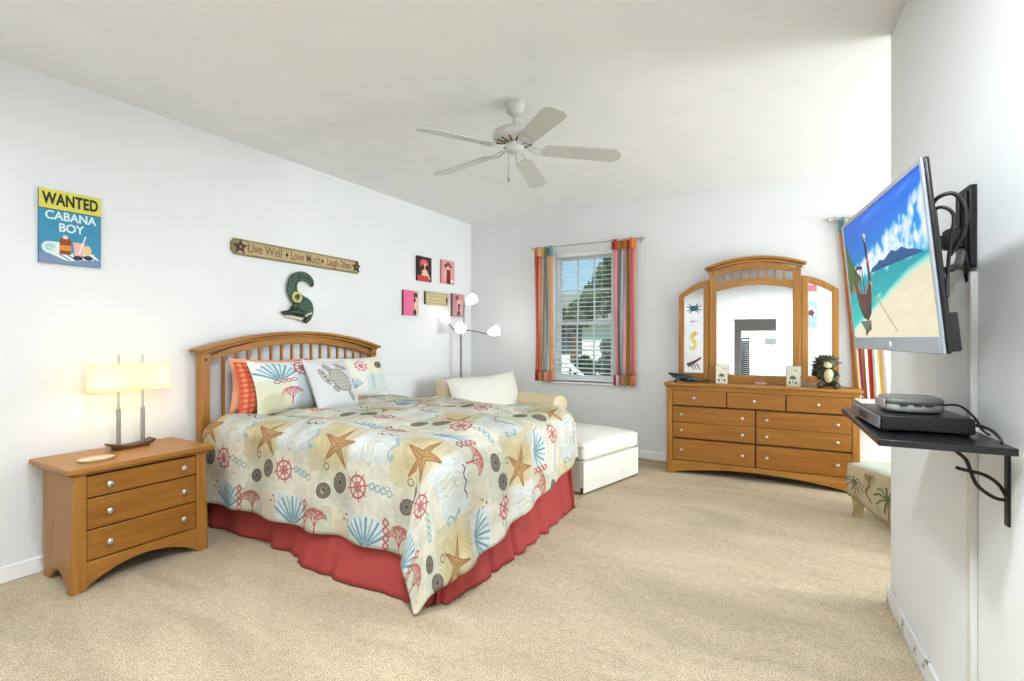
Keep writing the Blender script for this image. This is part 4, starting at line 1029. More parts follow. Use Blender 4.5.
def puff(sgn, w_=.98, h_=.54, T=.14):
    def g(u, v):
        a, b_ = 2 * u - 1, 2 * v - 1
        t = T * (max(0, 1 - abs(a) ** 3) * max(0, 1 - abs(b_) ** 3)) ** .5 * (1 + .12 * noise.noise(Vector((a * 2, b_ * 2, 5))))
        return (w_ / 2 * a * (1 - .05 * (1 - b_ * b_)), sgn * t, h_ / 2 * b_ * (1 - .07 * (1 - a * a)))
    return g
m.grid(puff(-1), 24, 24).grid(lambda u, v: puff(1)(1 - u, v), 24, 24); m.build('back_cushion', m_ivory, ac, ang=80)
sk = MB()
def chair_skirt(u, v):
    per = [(-.59, .92), (-.60, .0), (-.58, -.012), (.58, -.012), (.60, .0), (.59, .92)]
    seg = [0, .3, .31, .69, .70, 1]; i = max(k for k in range(5) if seg[k] <= u) if u < 1 else 4
    t = (u - seg[i]) / (seg[i + 1] - seg[i]); x = per[i][0] + (per[i + 1][0] - per[i][0]) * t; y = per[i][1] + (per[i + 1][1] - per[i][1]) * t
    return (x * (1.01 + .01 * (1 - v)), y - .008 * (1 - v), .012 + .20 * v)
sk.grid(chair_skirt, 60, 3); sk.build('skirt', m_cream, ac, solid=.004)

ot = thing('ottoman', 'ivory slipcovered ottoman with thick cushion at the foot of the bed', 'ottoman', (-1.38, 4.217, 0), (0, 0, math.radians(75.5)))
# local x along the long front edge (.87), front at y=0
MB().cushion(-.42, .42, .015, .66, .05, .275, .02, 0).build('frame', m_ivory, ot, weld=True)
MB().cushion(-.435, .435, -.012, .68, .272, .415, .045, .05, crown_side=.01).build('cushion', m_ivory, ot, weld=True)
m_pipe = pmat('blush_piping', rgb(226, 206, 190), .9)
g = MB(); E_ = [(-.425, -.0), (.425, 0), (.43, .01), (.43, .665), (.42, .675), (-.42, .675), (-.43, .665), (-.43, .01), (-.425, 0)]
for zz in (.39, .295): g.tube([(x * 1.002, y - .006, zz) for x, y in E_], .005, 8)
g.build('piping', m_pipe, ot, ang=80)
g = MB(); g.box(-.432, .432, -.004, .002, .02, .268).box(.426, .432, .01, .665, .02, .268).box(-.432, -.426, .03, .665, .02, .268).box(-.41, .41, .668, .674, .02, .268)
g.build('skirt', m_ivory, ot, bevel=.002)
for x in (-.39, .39):
    for y in (.05, .62): MB().tube([(x, y, 0), (x, y, .06)], [.018, .024], 10).build('foot', m_darkwood, ot)

# ------------------------------------------------------------------ palm print stool behind the partition
pc = thing('upholstered_bench', 'palm tree print bench with curved legs partly hidden by the right wall', 'bench', (.349, 4.351, 0), (0, 0, math.radians(-55)))
c = Canvas(560, 260, rgb(186, 170, 134), 640); TR, LF, LD = rgb(140, 106, 70), rgb(112, 120, 88), rgb(88, 98, 74)
c.rect(0, 0, 1, .5, rgb(190, 176, 142)); 
for i in range(14): c.ell((rnd.random() * .85, rnd.random() * .4), .06 + .05 * rnd.random(), .03 + .03 * rnd.random(), rgb(174, 156, 118), rnd.random() * 3, .5, .5)
def palm(x, y, s_):
    c.line(smooth_path([(x + .02 * s_, y - .55 * s_), (x + .03 * s_, y - .3 * s_), (x, y)], 8), .045 * s_, TR)
    for k in range(9):
        a = k * 2 * PI / 9 + .3; P = smooth_path([(x, y), (x + .22 * s_ * math.cos(a), y + .24 * s_ * math.sin(a) + .05 * s_), (x + .38 * s_ * math.cos(a), y + .34 * s_ * math.sin(a) - .06 * s_)], 8)
        c.line(P, .05 * s_, LF if k % 2 else LD)
for x, y, s_ in ((.07, .20, .22), (.34, .21, .27), (.60, .22, .24), (.80, .2, .22), (.2, .32, .12), (.47, .34, .12)): palm(x, y, s_)
c.line(smooth_path([(.16, .33), (.20, .26), (.17, .18), (.21, .12)], 12), .018, TR)
m_palm = img_mat('palm_print_tapestry', c, .9)
BL, BD = .85, .50
def apron(x): return .10 + .13 * (abs(x / BL - .5) * 2) ** 1.6 - .085
def front_grid(y_of):
    def fn(u, v):
        x = BL * u; zb = .15 - .085 * math.sin(PI * min(1, max(0, (u - .08) / .84))) if .08 < u < .92 else .15
        z = zb + (.385 - zb) * v; e = .035
        yy = y_of
        return (x, yy, z)
    return fn
seat = MB().cushion(0, BL, 0, BD, .26, .385, .035, .02)
seat.build('seat', pmat('pale_seafoam_cover', rgb(208, 212, 196), .9, .05), pc, weld=True)
m = MB()
m.grid(lambda u, v: (-.004 + (BL + .008) * u, -.006 - .01 * math.sin(PI * v), (.14 - .10 * math.sin(PI * max(0, min(1, (u - .1) / .8)))) * (1 - v) + .375 * v), 40, 8, lambda u, v: (u * .95, v * .9 + .05))
m.grid(lambda u, v: (-.006 - .01 * math.sin(PI * v), BD * (1 - u), .16 * (1 - v) + .375 * v), 20, 8, lambda u, v: (u * .55, v * .9 + .05))
m.grid(lambda u, v: (BL * (1 - u), BD + .004, .16 * (1 - v) + .375 * v), 20, 8, lambda u, v: (u * .9, v * .9 + .05))
m.grid(lambda u, v: (BL + .004, BD * u, .16 * (1 - v) + .375 * v), 20, 8, lambda u, v: (u * .5, v * .9 + .05))
m.build('printed_apron', m_palm, pc, ang=60, solid=.004)
m_leg = img_mat('palm_print_leg', c, .9)
for x in (.03, BL - .03):
    for y in (.04, BD - .045):
        mm = MB(); mm.tube(smooth_path([(x, y, .20), (x + .004, y, .12), (x + .012, y, .06), (x, y, .0)], 10), [.045, .043, .040, .037, .034, .032, .031, .030, .030, .031, .032], 12); mm.build('leg', pmat('tan_tapestry_leg', rgb(176, 152, 104), .9, .2, 25), pc)

# ------------------------------------------------------------------ small things on the dresser
def dpt(px_x, y, z=.858): return (px_x, y, z)
DTZ = .858
# dark alligator figurine lying on the left end
ga = thing('alligator_figurine', 'dark green alligator figurine lying on the left end of the dresser', 'figurine', (-.93, 5.02, DTZ), (0, 0, math.radians(8))); ga.scale = (1.12, 1.12, 1.12)
m_dg = pmat('dark_bronze_green', rgb(26, 40, 44), .35, .3, 40)
pp2 = smooth_path([(-.125, 0, .075, .010), (-.09, 0, .062, .016), (-.055, .0, .05, .024), (-.01, 0, .04, .032), (.05, .004, .032, .028), (.09, .012, .022, .019), (.125, .02, .014, .009)], 26)
g = MB(); g.tube([(x, y, z) for x, y, z, r in pp2], [r for *_, r in pp2], 12); g.build('body', m_dg, ga, ang=80)
MB().tube([(-.10, 0, .048), (-.07, 0, .044), (-.05, 0, .036)], [.006, .011, .014], 10).build('lower_jaw', pmat('olive_jaw', rgb(96, 100, 60), .5), ga, ang=80)
for x in (-.045, .045):
    for s_ in (-1, 1): MB().tube([(x, s_ * .02, .035), (x - .012, s_ * .038, .02), (x - .03, s_ * .042, .007)], [.014, .010, .007], 8).build('leg', m_dg, ga, ang=80)
for s_ in (-1, 1): MB().lathe([(.001, -.006), (.007, 0), (.001, .006)], (-.062, s_ * .011, .074), 8).build('eye', m_dg, ga)
# two square candle holders with a green palm motif
def motif():
    c = Canvas(120, 170, rgb(222, 222, 204), 1000); G_ = rgb(70, 92, 66)
    for i in range(30): c.ell((rnd.random() * .12, rnd.random() * .17), .006, .004, rgb(190, 196, 176), 0, .6)
    c.line([(.06, .02), (.062, .07)], .006, G_)
    for k in range(7): a = k * PI / 6; c.line([(.06, .07), (.06 + .03 * math.cos(a), .07 + .026 * math.sin(a) - .004)], .009, G_)
    c.ell((.03, .03), .012, .016, rgb(110, 120, 90)); c.ell((.09, .03), .012, .014, rgb(110, 120, 90)); c.ell((.085, .14), .008, .006, G_); return c
m_motif = img_mat('palm_motif_ceramic', motif(), .4)
def votive(label, x, y, yaw):
    r = thing('candle_holder', label, 'candle holder', (x, y, DTZ), (0, 0, yaw), group='square candle holders on the dresser')
    a = .048; hgt = .172; m = MB()
    P = [(-a, -a), (a, -a), (a, a), (-a, a)]
    for i in range(4):
        p, q = P[i], P[(i + 1) % 4]; m.quad_uv((p[0], p[1], 0), (q[0], q[1], 0), (q[0], q[1], hgt), (p[0], p[1], hgt))
    m.build('cup', m_motif, r, smooth=False, solid=.005)
    MB().box(-a + .006, a - .006, -a + .006, a - .006, .003, .10).build('candle', pmat('ivory_wax', rgb(236, 230, 210), .5), r, bevel=.004)
votive('square ivory candle holder with green palm motif in front of the left mirror post', -.595, 5.085, .1)
votive('square ivory candle holder with green palm motif in front of the right mirror post', .00, 5.085, -.15)
cd = thing('small_plaque', 'tiny pink and white plaque on the dresser below the centre of the mirror', 'plaque', (-.27, 5.13, DTZ))
MB().box(-.05, .05, -.01, .01, 0, .02).build('plinth', pmat('rosy_block', rgb(214, 160, 140), .6), cd, bevel=.002)
MB().box(-.042, .042, -.006, .004, .02, .05).build('card', pmat('brown_card', rgb(150, 110, 76), .6, .2, 60), cd, bevel=.002)
# seated green creature with cream face and belly
fg = thing('creature_figurine', 'dark green seated figurine with spiky crest and cream belly on the dresser', 'figurine', (.262, 5.03, DTZ), (0, 0, math.radians(-8))); fg.scale = (1.16, 1.16, 1.24)
m_fg = pmat('mossy_green_resin', rgb(58, 62, 40), .5, .35, 50); m_fc = pmat('cream_resin', rgb(222, 208, 166), .5, .08, 40)
def egg(mb, c_, rx, ry, rz, n=16): mb.lathe([(math.sin(PI * i / 10) + 1e-3, -math.cos(PI * i / 10) * rz) for i in range(11)], c_, n, sx=rx, sy=ry)
g = MB(); egg(g, (0, 0, .075), .052, .045, .068); g.build('body', m_fg, fg, ang=80)
g = MB(); egg(g, (0, -.022, .082), .034, .03, .05); g.build('belly', m_fc, fg, ang=80)
g = MB(); egg(g, (0, .0, .168), .042, .04, .038); hd = g.build('head', m_fg, fg, ang=80)
g = MB(); egg(g, (-.004, -.018, .162), .03, .028, .026); g.build('face', m_fc, hd, ang=80)
g = MB()
for i in range(13):
    a = -.25 + i * (PI + .5) / 12
    for rr, yy in ((.062, .01), (.055, .028)): 
        p = Vector((math.cos(a) * .036, yy, .172 + math.sin(a) * .034)); e = Vector((math.cos(a) * (rr + .02 * (i % 2)), yy + .01, .172 + math.sin(a) * (rr - .005))); g.tube([p, p.lerp(e, .5), e], [.010, .008, .002], 6)
for i in range(6):
    z = .15 - i * .018; g.tube([(-.04, .015, z), (-.07, .02, z + .004), (-.088 + .008 * (i % 2), .02, z - .008)], [.011, .009, .002], 6)
g.build('crest', m_fg, fg, ang=80)
for s_ in (-1, 1):
    MB().tube([(s_ * .045, -.01, .115), (s_ * .06, -.028, .085), (s_ * .035, -.045, .07)], [.014, .012, .010], 10).build('arm', m_fg, fg, ang=80)
    MB().tube([(s_ * .032, -.02, .03), (s_ * .055, -.06, .022), (s_ * .05, -.085, .016), (s_ * .05, -.092, .03)], [.024, .019, .016, .010], 10).build('leg', m_fg, fg, ang=80)
    MB().lathe([(.001, -.004), (.005, 0), (.001, .004)], (s_ * .012, -.045, .172), 8).build('eye', m_black, hd)
MB().tube([(.03, .02, .02), (.06, .01, .014), (.07, -.02, .012)], [.018, .012, .006], 8).build('tail', m_fg, fg, ang=80)

# ------------------------------------------------------------------ ceiling fan
fan = thing('ceiling_fan', 'white five-blade ceiling fan hanging from the ceiling over the bed foot', 'ceiling fan', (-1.505, 2.69, H))
MB().lathe([(.001, 0), (.062, 0), (.064, -.01), (.056, -.045), (.038, -.07), (.022, -.082), (.001, -.082)], (0, 0, 0), 28).build('canopy', m_fan, fan)
MB().tube([(0, 0, -.07), (0, 0, -.16)], .012, 14).build('downrod', m_fan, fan)
mot = MB().lathe([(.012, -.135), (.022, -.14), (.03, -.155), (.09, -.165), (.125, -.182), (.137, -.205), (.135, -.225), (.12, -.24), (.085, -.25), (.001, -.25)], (0, 0, 0), 40).build('motor_housing', m_fan, fan)
g = MB()
for i in range(14):
    a = 2 * PI * i / 14; g.tube([(.115 * math.cos(a), .115 * math.sin(a), -.243), (.06 * math.cos(a), .06 * math.sin(a), -.252)], .006, 6)
g.build('vent_ribs', groove, mot)
MB().lathe([(.001, -.25), (.055, -.25), (.06, -.262), (.058, -.292), (.045, -.308), (.022, -.316), (.012, -.322), (.001, -.323)], (0, 0, 0), 28).build('switch_housing', m_fan, fan)
for i in range(5):
    a = math.radians(30.6) + 2 * PI * i / 5
    M = Matrix.Rotation(a, 4, 'Z') @ Matrix.Translation((0, 0, -.282)) @ Matrix.Rotation(math.radians(3.5), 4, 'Y') @ Matrix.Rotation(math.radians(-13), 4, 'X')
    m = MB(); m.M = M
    # forked blade iron: two bent arms and a scalloped plate
    for s_ in (-1, 1): m.tube(smooth_path([(.08, s_ * .012, .006), (.115, s_ * .024, -.004), (.15, s_ * .030, -.010), (.185, s_ * .022, -.008)], 10), .0065, 8)
    m.prism([(.165, -.03), (.19, -.045), (.225, -.04), (.25, -.015), (.25, .015), (.225, .04), (.19, .045), (.165, .03)], 'z', -.012, -.007)
    ir = m.build('blade_iron', m_fan, fan)
    m = MB(); m.M = M
    P = [(.185, -.046), (.22, -.056), (.34, -.062), (.60, -.068), (.655, -.040), (.668, 0), (.655, .040), (.60, .068), (.34, .062), (.22, .056), (.185, .046)]
    m.prism([(.185, -.048), (.20, -.056), (.62, -.068), (.66, -.035), (.66, .035), (.62, .068), (.20, .056), (.185, .048)], 'z', -.006, .001)
    m.build('blade', m_fan, fan, bevel=.002)
MB().tube([(-.055, .02, -.30), (-.055, .02, -.44)], .0015, 6).lathe([(.001, -.44), (.006, -.445), (.008, -.47), (.001, -.478)], (-.055, .02, 0), 10).build('pull_chain', pmat('aged_chain', rgb(150, 148, 140), .4, metal=.5), fan)

# ------------------------------------------------------------------ television on its swing arm
FF = Vector((.0996, -.783, 0)).normalized()         # from far edge to near edge of the set
tl = Vector((.183, 2.264, 1.454)); trr = Vector((.285, 1.483, 1.487))
ctr = (tl + trr) / 2 + Vector((0, 0, .004)); W_TV = .79; H_TV = .463
tv = thing('television', 'flat screen television showing a longboat on a beach, above the black shelf', 'television', (ctr.x, ctr.y, ctr.z), (math.radians(5.5), 0, math.atan2(FF.y, FF.x)))
# local x: far -> near edge; -y is the screen side
hw, hh = W_TV / 2, H_TV / 2
m_bez = pmat('dark_bezel', rgb(26, 27, 30), .35); m_sil = pmat('silver_bezel', rgb(150, 158, 166), .35)
MB().box(-hw, hw, .0, .013, -hh, hh).build('case', m_black, tv, bevel=.006)
MB().box(-hw * .8, hw * .8, .01, .045, -hh + .03, hh - .10).build('rear_bulge', m_black, tv, bevel=.012)
m = MB(); bz = .014
m.box(-hw, -hw + bz, -.006, .0, -hh, hh).box(hw - bz, hw, -.006, 0, -hh, hh).box(-hw + bz, hw - bz, -.006, 0, hh - bz, hh)
m.build('bezel', m_sil, tv, bevel=.002)
MB().box(-hw + bz, hw - bz, -.007, .0, -hh, -hh + .042).build('lower_bezel', m_sil, tv, bevel=.002)
MB().lathe([(.0005, 0), (.0085, 0), (.0085, .001), (.0005, .001)], (.03, -.007, -hh + .021), 18, 'y').build('round_emblem', pmat('emblem_white', rgb(240, 240, 245), .4), tv)
# the picture on the screen
SW, SH = 2 * (hw - bz - .003), H_TV - .042 - bz - .004
c = Canvas(640, 330, (0, 0, 0), 640 / 1.0)
yy, xx = np.mgrid[0:330, 0:640].astype(np.float32); X, Y = xx / 640, yy / 640; T_ = .5156
hor = .262 + .0 * X
sky = np.stack([.0 + .22 * np.clip((.42 - Y) / .2, 0, 1) * X, .36 + .34 * np.clip((.52 - Y) / .25, 0, 1) * (.45 + .55 * X), .80 + .15 * X], -1)
sea = np.stack([.0 + .35 * np.clip((.30 - Y) / .3, 0, 1) * X, .62 + .2 * np.clip((.27 - Y) / .25, 0, 1), .68 + .06 * np.clip((.27 - Y) / .2, 0, 1)], -1)
c.a[:] = np.where((Y > hor)[..., None], sky, sea)
for i in range(240):
    t = rnd.random(); x = .12 + .95 * t; top_ = .03 + .17 * t ** 1.3; y = .27 + top_ * rnd.random() ** .8; r = .012 + .022 * rnd.random()
    c.ell((x, y), r * 1.2, r, rgb(244, 248, 253), rnd.random(), .6, .55)
for i in range(30):
    x = .35 + .65 * rnd.random(); c.ell((x, .50 - .02 * rnd.random()), .12, .008, rgb(120, 180, 240), .15, .15, .8)
hill = [(.36, .262), (.40, .28), (.46, .286), (.50, .298), (.56, .29), (.62, .306), (.66, .312), (.70, .30), (.76, .308), (.82, .29), (.88, .282), (.94, .266), (.95, .262)]
c.poly(hill, rgb(20, 84, 140)); c.poly([(.0, .21), (0, .44), (.05, .40), (.10, .33), (.17, .285), (.22, .262), (.20, .24), (.08, .22)], rgb(70, 94, 40)); c.poly([(.0, .19), (.08, .24), (.2, .25), (.19, .235), (.08, .205)], rgb(150, 120, 70))
for i in range(40): c.ell((.0 + .14 * rnd.random() ** 1.4, .24 + .12 * rnd.random()), .012, .012, rgb(40 + rnd.randrange(50), 80 + rnd.randrange(50), 30), 0, .6)
sand = [(.0, .0), (.0, .02), (.12, .05), (.24, .075), (.36, .10), (.50, .13), (.64, .165), (.80, .20), (1, .225), (1, 0)]
for k in range(5): c.poly([(x, y + .030 - k * .008) for x, y in sand[1:-1]] + [(1, 0), (0, 0)], (rgb(120, 214, 206), rgb(170, 228, 214), rgb(214, 236, 214), rgb(232, 226, 196), rgb(240, 226, 190))[k], .75)
for i in range(60): c.ell((.25 + .75 * rnd.random(), .17 * rnd.random()), .07, .012, rgb(246, 236, 208), .15, .4, .7)
# water streaks
for i in range(40): y = .16 + .10 * rnd.random(); x = rnd.random() * .4; c.line([(x, y), (x + .08, y + .005)], .003, rgb(20, 140, 170), .35)
# reflection, hull, canopy, prow
c.poly([(.13, .07), (.30, .07), (.29, .03), (.21, .02)], rgb(30, 70, 66), .7); c.line([(.20, .015), (.28, .045)], .02, rgb(60, 50, 36), .8)
hull = [(.10, .245), (.115, .19), (.14, .13), (.19, .085), (.26, .07), (.315, .10), (.345, .17), (.355, .235), (.36, .30), (.335, .27), (.315, .21), (.27, .185), (.20, .19), (.15, .205), (.13, .245)]
c.poly(hull, rgb(84, 40, 24)); c.poly([(.14, .13), (.19, .085), (.26, .07), (.315, .10), (.33, .14), (.25, .115)], rgb(48, 26, 18)); c.line([(.13, .215), (.2, .2), (.27, .195), (.33, .225)], .008, rgb(198, 60, 40))
c.line([(.345, .22), (.335, .34), (.325, .42)], .03, rgb(34, 24, 22)); c.line([(.335, .405), (.32, .43), (.35, .42)], .014, rgb(210, 210, 220)); c.line([(.33, .32), (.36, .31)], .016, rgb(216, 120, 140)); c.line([(.345, .23), (.365, .21)], .012, rgb(230, 160, 170))
c.line([(.115, .22), (.12, .285), (.17, .31), (.24, .30), (.25, .2)], .013, rgb(44, 26, 24)); c.poly([(.11, .285), (.17, .315), (.25, .303), (.25, .295), (.17, .30)], rgb(30, 20, 18)); c.line([(.15, .21), (.15, .29)], .008, rgb(44, 26, 24)); c.line([(.2, .2), (.205, .3)], .008, rgb(44, 26, 24))
c.line([(.36, .20), (.50, .10), (.62, .02)], .004, rgb(90, 70, 50))
MB().quad_uv((-hw + bz, -.0035, -hh + .042), (hw - bz, -.0035, -hh + .042), (hw - bz, -.0035, hh - bz), (-hw + bz, -.0035, hh - bz)).build('screen', img_mat('screen_picture', c, .3, emit=.78, spec=.1), tv, smooth=False)
# power block low on the back
MB().box(hw - .10, hw - .012, .012, .034, -hh + .004, -hh + .095).build('rear_block', m_black, tv, bevel=.004)

RWZ = -PI / 2 - AR * -1 * -1                      # right wall frame: x towards the camera, -y into the room
RWZ = math.atan2(-math.cos(AR), -math.sin(AR))
def rwp(y, off, z):                                # point on the right wall at y, off metres into the room
    return Vector((wr(y) - off * math.cos(AR), y + off * math.sin(AR), z))
mt = thing('television_mount', 'black jointed wall mount between the television and the right wall', 'wall mount', tuple(rwp(1.97, 0, 1.61)), (0, 0, RWZ))
MB().box(-.05, .05, -.018, -.001, -.12, .12).box(-.04, -.018, -.026, -.018, -.105, .105).box(.018, .04, -.026, -.018, -.105, .105).build('wall_plate', m_blackm, mt, bevel=.003)
MB().box(-.026, .026, -.062, -.018, -.06, .0).build('pivot_block', m_blackm, mt, bevel=.004)
MB().prism([(-.02, -.05), (.02, -.05), (.045, -.12), (.01, -.125)], 'z', -.055, -.02).build('swing_arm', m_blackm, mt, bevel=.003)
MB().tube([(.028, -.115, -.075), (.028, -.115, .03)], .022, 14).build('elbow_joint', nickel, mt)
MB().prism([(.01, -.105), (.05, -.105), (.06, -.17), (.02, -.17)], 'z', -.02, .05).box(-.01, .09, -.18, -.168, -.05, .05).build('head_bracket', m_blackm, mt, bevel=.003)
# leads looping behind the set
tvM = tv.matrix_basis
def cable(label, pts, r=.005, mat=m_black, name='cable'):
    o = MB().tube(smooth_path(pts, 30), r, 8).build(name, mat, None, ang=80); return tag(o, label, 'cable')
def tp(x, y, z): return tuple(tvM @ Vector((x, y, z)))
cable('black cable looping out at the top edge behind the television', [tp(.32, .014, .09), tp(.345, .03, .135), tp(.36, .06, .14), tp(.365, .075, .10), tp(.36, .07, .05), tp(.33, .05, .0)], .005)
cable('thinner black cable running down close behind the television', [tp(.33, .014, .10), tp(.35, .035, .115), tp(.36, .055, .09), tp(.355, .045, .03), tp(.35, .035, -.04), tp(.36, .025, -.10)], .004)
p0 = rwp(1.935, .016, 1.478)
cable('thick black cable bundle running from the television into the white wall raceway', [tp(.24, .05, -.03), tp(.25, .09, -.02), tuple(rwp(1.84, .06, 1.525)), tuple(p0 + Vector((-.004, 0, .004))), tuple(p0 + Vector((0, 0, -.03)))], .009)
rw = thing('cable_raceway', 'white vertical cable raceway on the right wall below the television mount', 'cable cover', tuple(rwp(1.93, 0, 0)), (0, 0, RWZ))
MB().box(-.016, .016, -.018, -.0005, .0, 1.475).build('cover', pmat('raceway_plastic', rgb(214, 214, 208), .4, .02), rw, bevel=.003)
for z in (1.01,): MB().box(-.0175, .0175, -.0192, -.0005, z - .012, z + .012).build('clip', m_trim, rw, bevel=.002)

# ------------------------------------------------------------------ black shelf and what stands on it
sh = thing('wall_shelf', 'black wall shelf on a scrolled iron bracket below the television', 'shelf', tuple(rwp(1.93, 0, 1.02)), (0, 0, RWZ))
SP = .29
MB().box(-.325, .325, -SP, -.0195, -.018, 0).build('shelf_board', pmat('black_laminate', rgb(14, 15, 19), .28), sh, bevel=.002)
for x in (.215,):
    br = MB().box(x - .011, x + .011, -.007, -.001, -.215, -.0185).box(x - .011, x + .011, -.22, -.001, -.0245, -.0185).build('bracket', m_blackm, sh, bevel=.001)
    MB().tube(smooth_path([(x, -.006, -.150), (x, -.03, -.146), (x, -.062, -.12), (x, -.075, -.085), (x, -.085, -.055), (x, -.105, -.035)], 16), .0045, 8).tube(smooth_path([(x, -.006, -.140), (x, -.022, -.11), (x, -.05, -.09), (x, -.085, -.083), (x, -.105, -.078)], 16), .0045, 8).build('scroll', m_blackm, br)
SZ = 1.02
bx = thing('cable_box', 'flat black set-top box with silver front strip on the black shelf', 'set-top box', (.315, 1.90, SZ), (0, 0, RWZ + .05))
# local x towards camera, -y into the room
MB().box(-.17, .17, -.12, .085, .006, .047).build('case', m_black, bx, bevel=.003)
MB().box(-.165, .165, -.128, -.12, .008, .044).build('front_panel', pmat('brushed_front', rgb(110, 114, 120), .25, metal=.6), bx, bevel=.002)
MB().box(-.05, .05, -.1295, -.128, .016, .036).build('display', m_black, bx)
for x in (-.14, .14):
    for y in (-.1, .07): MB().lathe([(.001, 0), (.012, 0), (.012, .007), (.001, .007)], (x, y, 0), 10).build('foot', m_black, bx)
MB().lathe([(.001, 0), (.008, 0), (.007, .002), (.001, .002)], (.17, -.05, .025), 10, 'x').build('side_button', m_black, bx)
rt = thing('router', 'rounded grey router lying on top of the black set-top box', 'router', (.305, 1.85, SZ + .0475), (0, 0, RWZ + .06)); rt.scale = (.8, .76, 1)
P = []
for i in range(28):
    a = 2 * PI * i / 28; P.append((.085 * math.copysign(abs(math.cos(a)) ** .5, math.cos(a)), .095 * math.copysign(abs(math.sin(a)) ** .6, math.sin(a)) - .012))
m = MB(); m.prism([(x, y) for x, y in P], 'z', .003, .024); m.build('lower_shell', pmat('taupe_plastic', rgb(128, 130, 122), .45), rt, bevel=.009, seg=3)
MB().prism([(x * .99, y * .99) for x, y in P], 'z', .022, .044).build('upper_shell', pmat('dark_taupe_plastic', rgb(100, 102, 98), .35), rt, bevel=.012, seg=3)
for y in (-.055, -.012, .02): MB().box(.083, .0865, y - .012, y + .012, .021, .025).build('slot', m_black, rt)
MB().box(-.06, .06, -.109, -.104, .012, .036).build('front_window', nickel, rt, bevel=.002)
for x in (-.05, .05): MB().box(x - .01, x + .01, -.06, .04, 0, .004).build('foot', m_black, rt)
pp_ = MB().box(-.06, .06, -.045, .045, 0, .003).build('paper_card', pmat('white_card', rgb(240, 240, 238), .7), None); pp_.matrix_basis = Matrix.Translation((.235, 2.05, SZ + .0475)) @ Matrix.Rotation(RWZ, 4, 'Z')
tag(pp_, 'white card lying on the far end of the set-top box', 'card')
m_gold = pmat('gold_connector', rgb(190, 150, 70), .3, metal=.8)
ca = thing('coaxial_cable', 'black coaxial cable with gold connector at the right end of the set-top box', 'cable', (.42, 1.80, SZ + .012))
MB().tube(smooth_path([(-.02, -.03, .012), (.0, -.06, .02), (.018, -.10, .014), (.02, -.15, .003), (.012, -.19, -.002)], 24), .004, 8).build('lead', m_black, ca, ang=80)
MB().tube([(-.035, -.005, .012), (-.018, -.032, .012)], .0055, 8).build('connector', m_gold, ca)
cable('thin black power cable from the router draping to the wall', [(.36, 1.83, SZ + .07), (.40, 1.82, SZ + .073), (.43, 1.815, SZ + .045), (.445, 1.80, SZ + .012), (.45, 1.77, SZ + .005)], .003)

# ------------------------------------------------------------------ out of frame: ceiling domes added as fill light, and the hall
def dome(label, x, y, e):
    r = thing('fill_light_dome', label, 'added fill light', (x, y, H), group='added fill domes')
    MB().lathe([(.001, 0), (.17, 0), (.175, -.015), (.165, -.03), (.001, -.03)], (0, 0, 0), 32).build('canopy', nickel, r)
    MB().lathe([(.155, -.03), (.15, -.045), (.12, -.065), (.07, -.078), (.001, -.082)], (0, 0, 0), 32).build('diffuser', glow('fill_dome_glow', (1, .98, .96), 4, (.95, .95, .93)), r)
    light('fill_dome_light', 'AREA', (0, 0, -.088), e, (.88, .945, 1), .3, parent=r)
dome('fill light dome added above the left rear of the room', -2.6, -.1, 8)
dome('fill light dome added over the open carpet in front of the doorway', -.8, .9, 34)
dome('fill light dome added close to the partition wall, nearest the television', -.12, .15, 40)
dome('fill light dome added in the room beyond the hall', 0.0, -5.5, 60)
hp_ = thing('hall_picture', 'framed grey palm picture on the far wall beyond the hall, seen in the mirror', 'picture', (.115, -6.595, 1.70), (0, 0, PI))
MB().box(-.21, .21, -.02, 0, -.27, .27).build('frame', m_trim, hp_, bevel=.003)
c = Canvas(200, 260, rgb(214, 216, 216), 520, -.192, -.25)
c.rect(-.2, .05, .2, .25, rgb(120, 124, 126)); c.line([(-.08, -.2), (.0, .1), (.1, .2)], .03, rgb(110, 112, 112)); c.rect(-.05, -.15, .15, .0, rgb(196, 198, 198))
MB().quad_uv((-.19, -.0205, -.25), (.19, -.0205, -.25), (.19, -.0205, .25), (-.19, -.0205, .25)).build('print', img_mat('grey_palm_print', c, .6), hp_, smooth=False)
dl = thing('folding_screen', 'tall dark louvered panel standing beyond the hall, seen in the mirror', 'folding screen', (-.60, -6.4, 0), (0, 0, PI))
m_dk = pmat('dark_louver_paint', rgb(30, 32, 34), .5)
MB().box(-.11, -.085, -.02, .02, 0, 1.95).box(.085, .11, -.02, .02, 0, 1.95).box(-.085, .085, -.02, .02, 1.9, 1.95).box(-.085, .085, -.02, .02, 0, .08).build('frame', m_dk, dl)
for i in range(28): 
    z = .1 + i * .063; MB().prism([(-.02, z), (.018, z + .045), (.02, z + .05), (-.018, z + .005)], 'x', -.085, .085).build('louver', m_dk, dl, smooth=False)

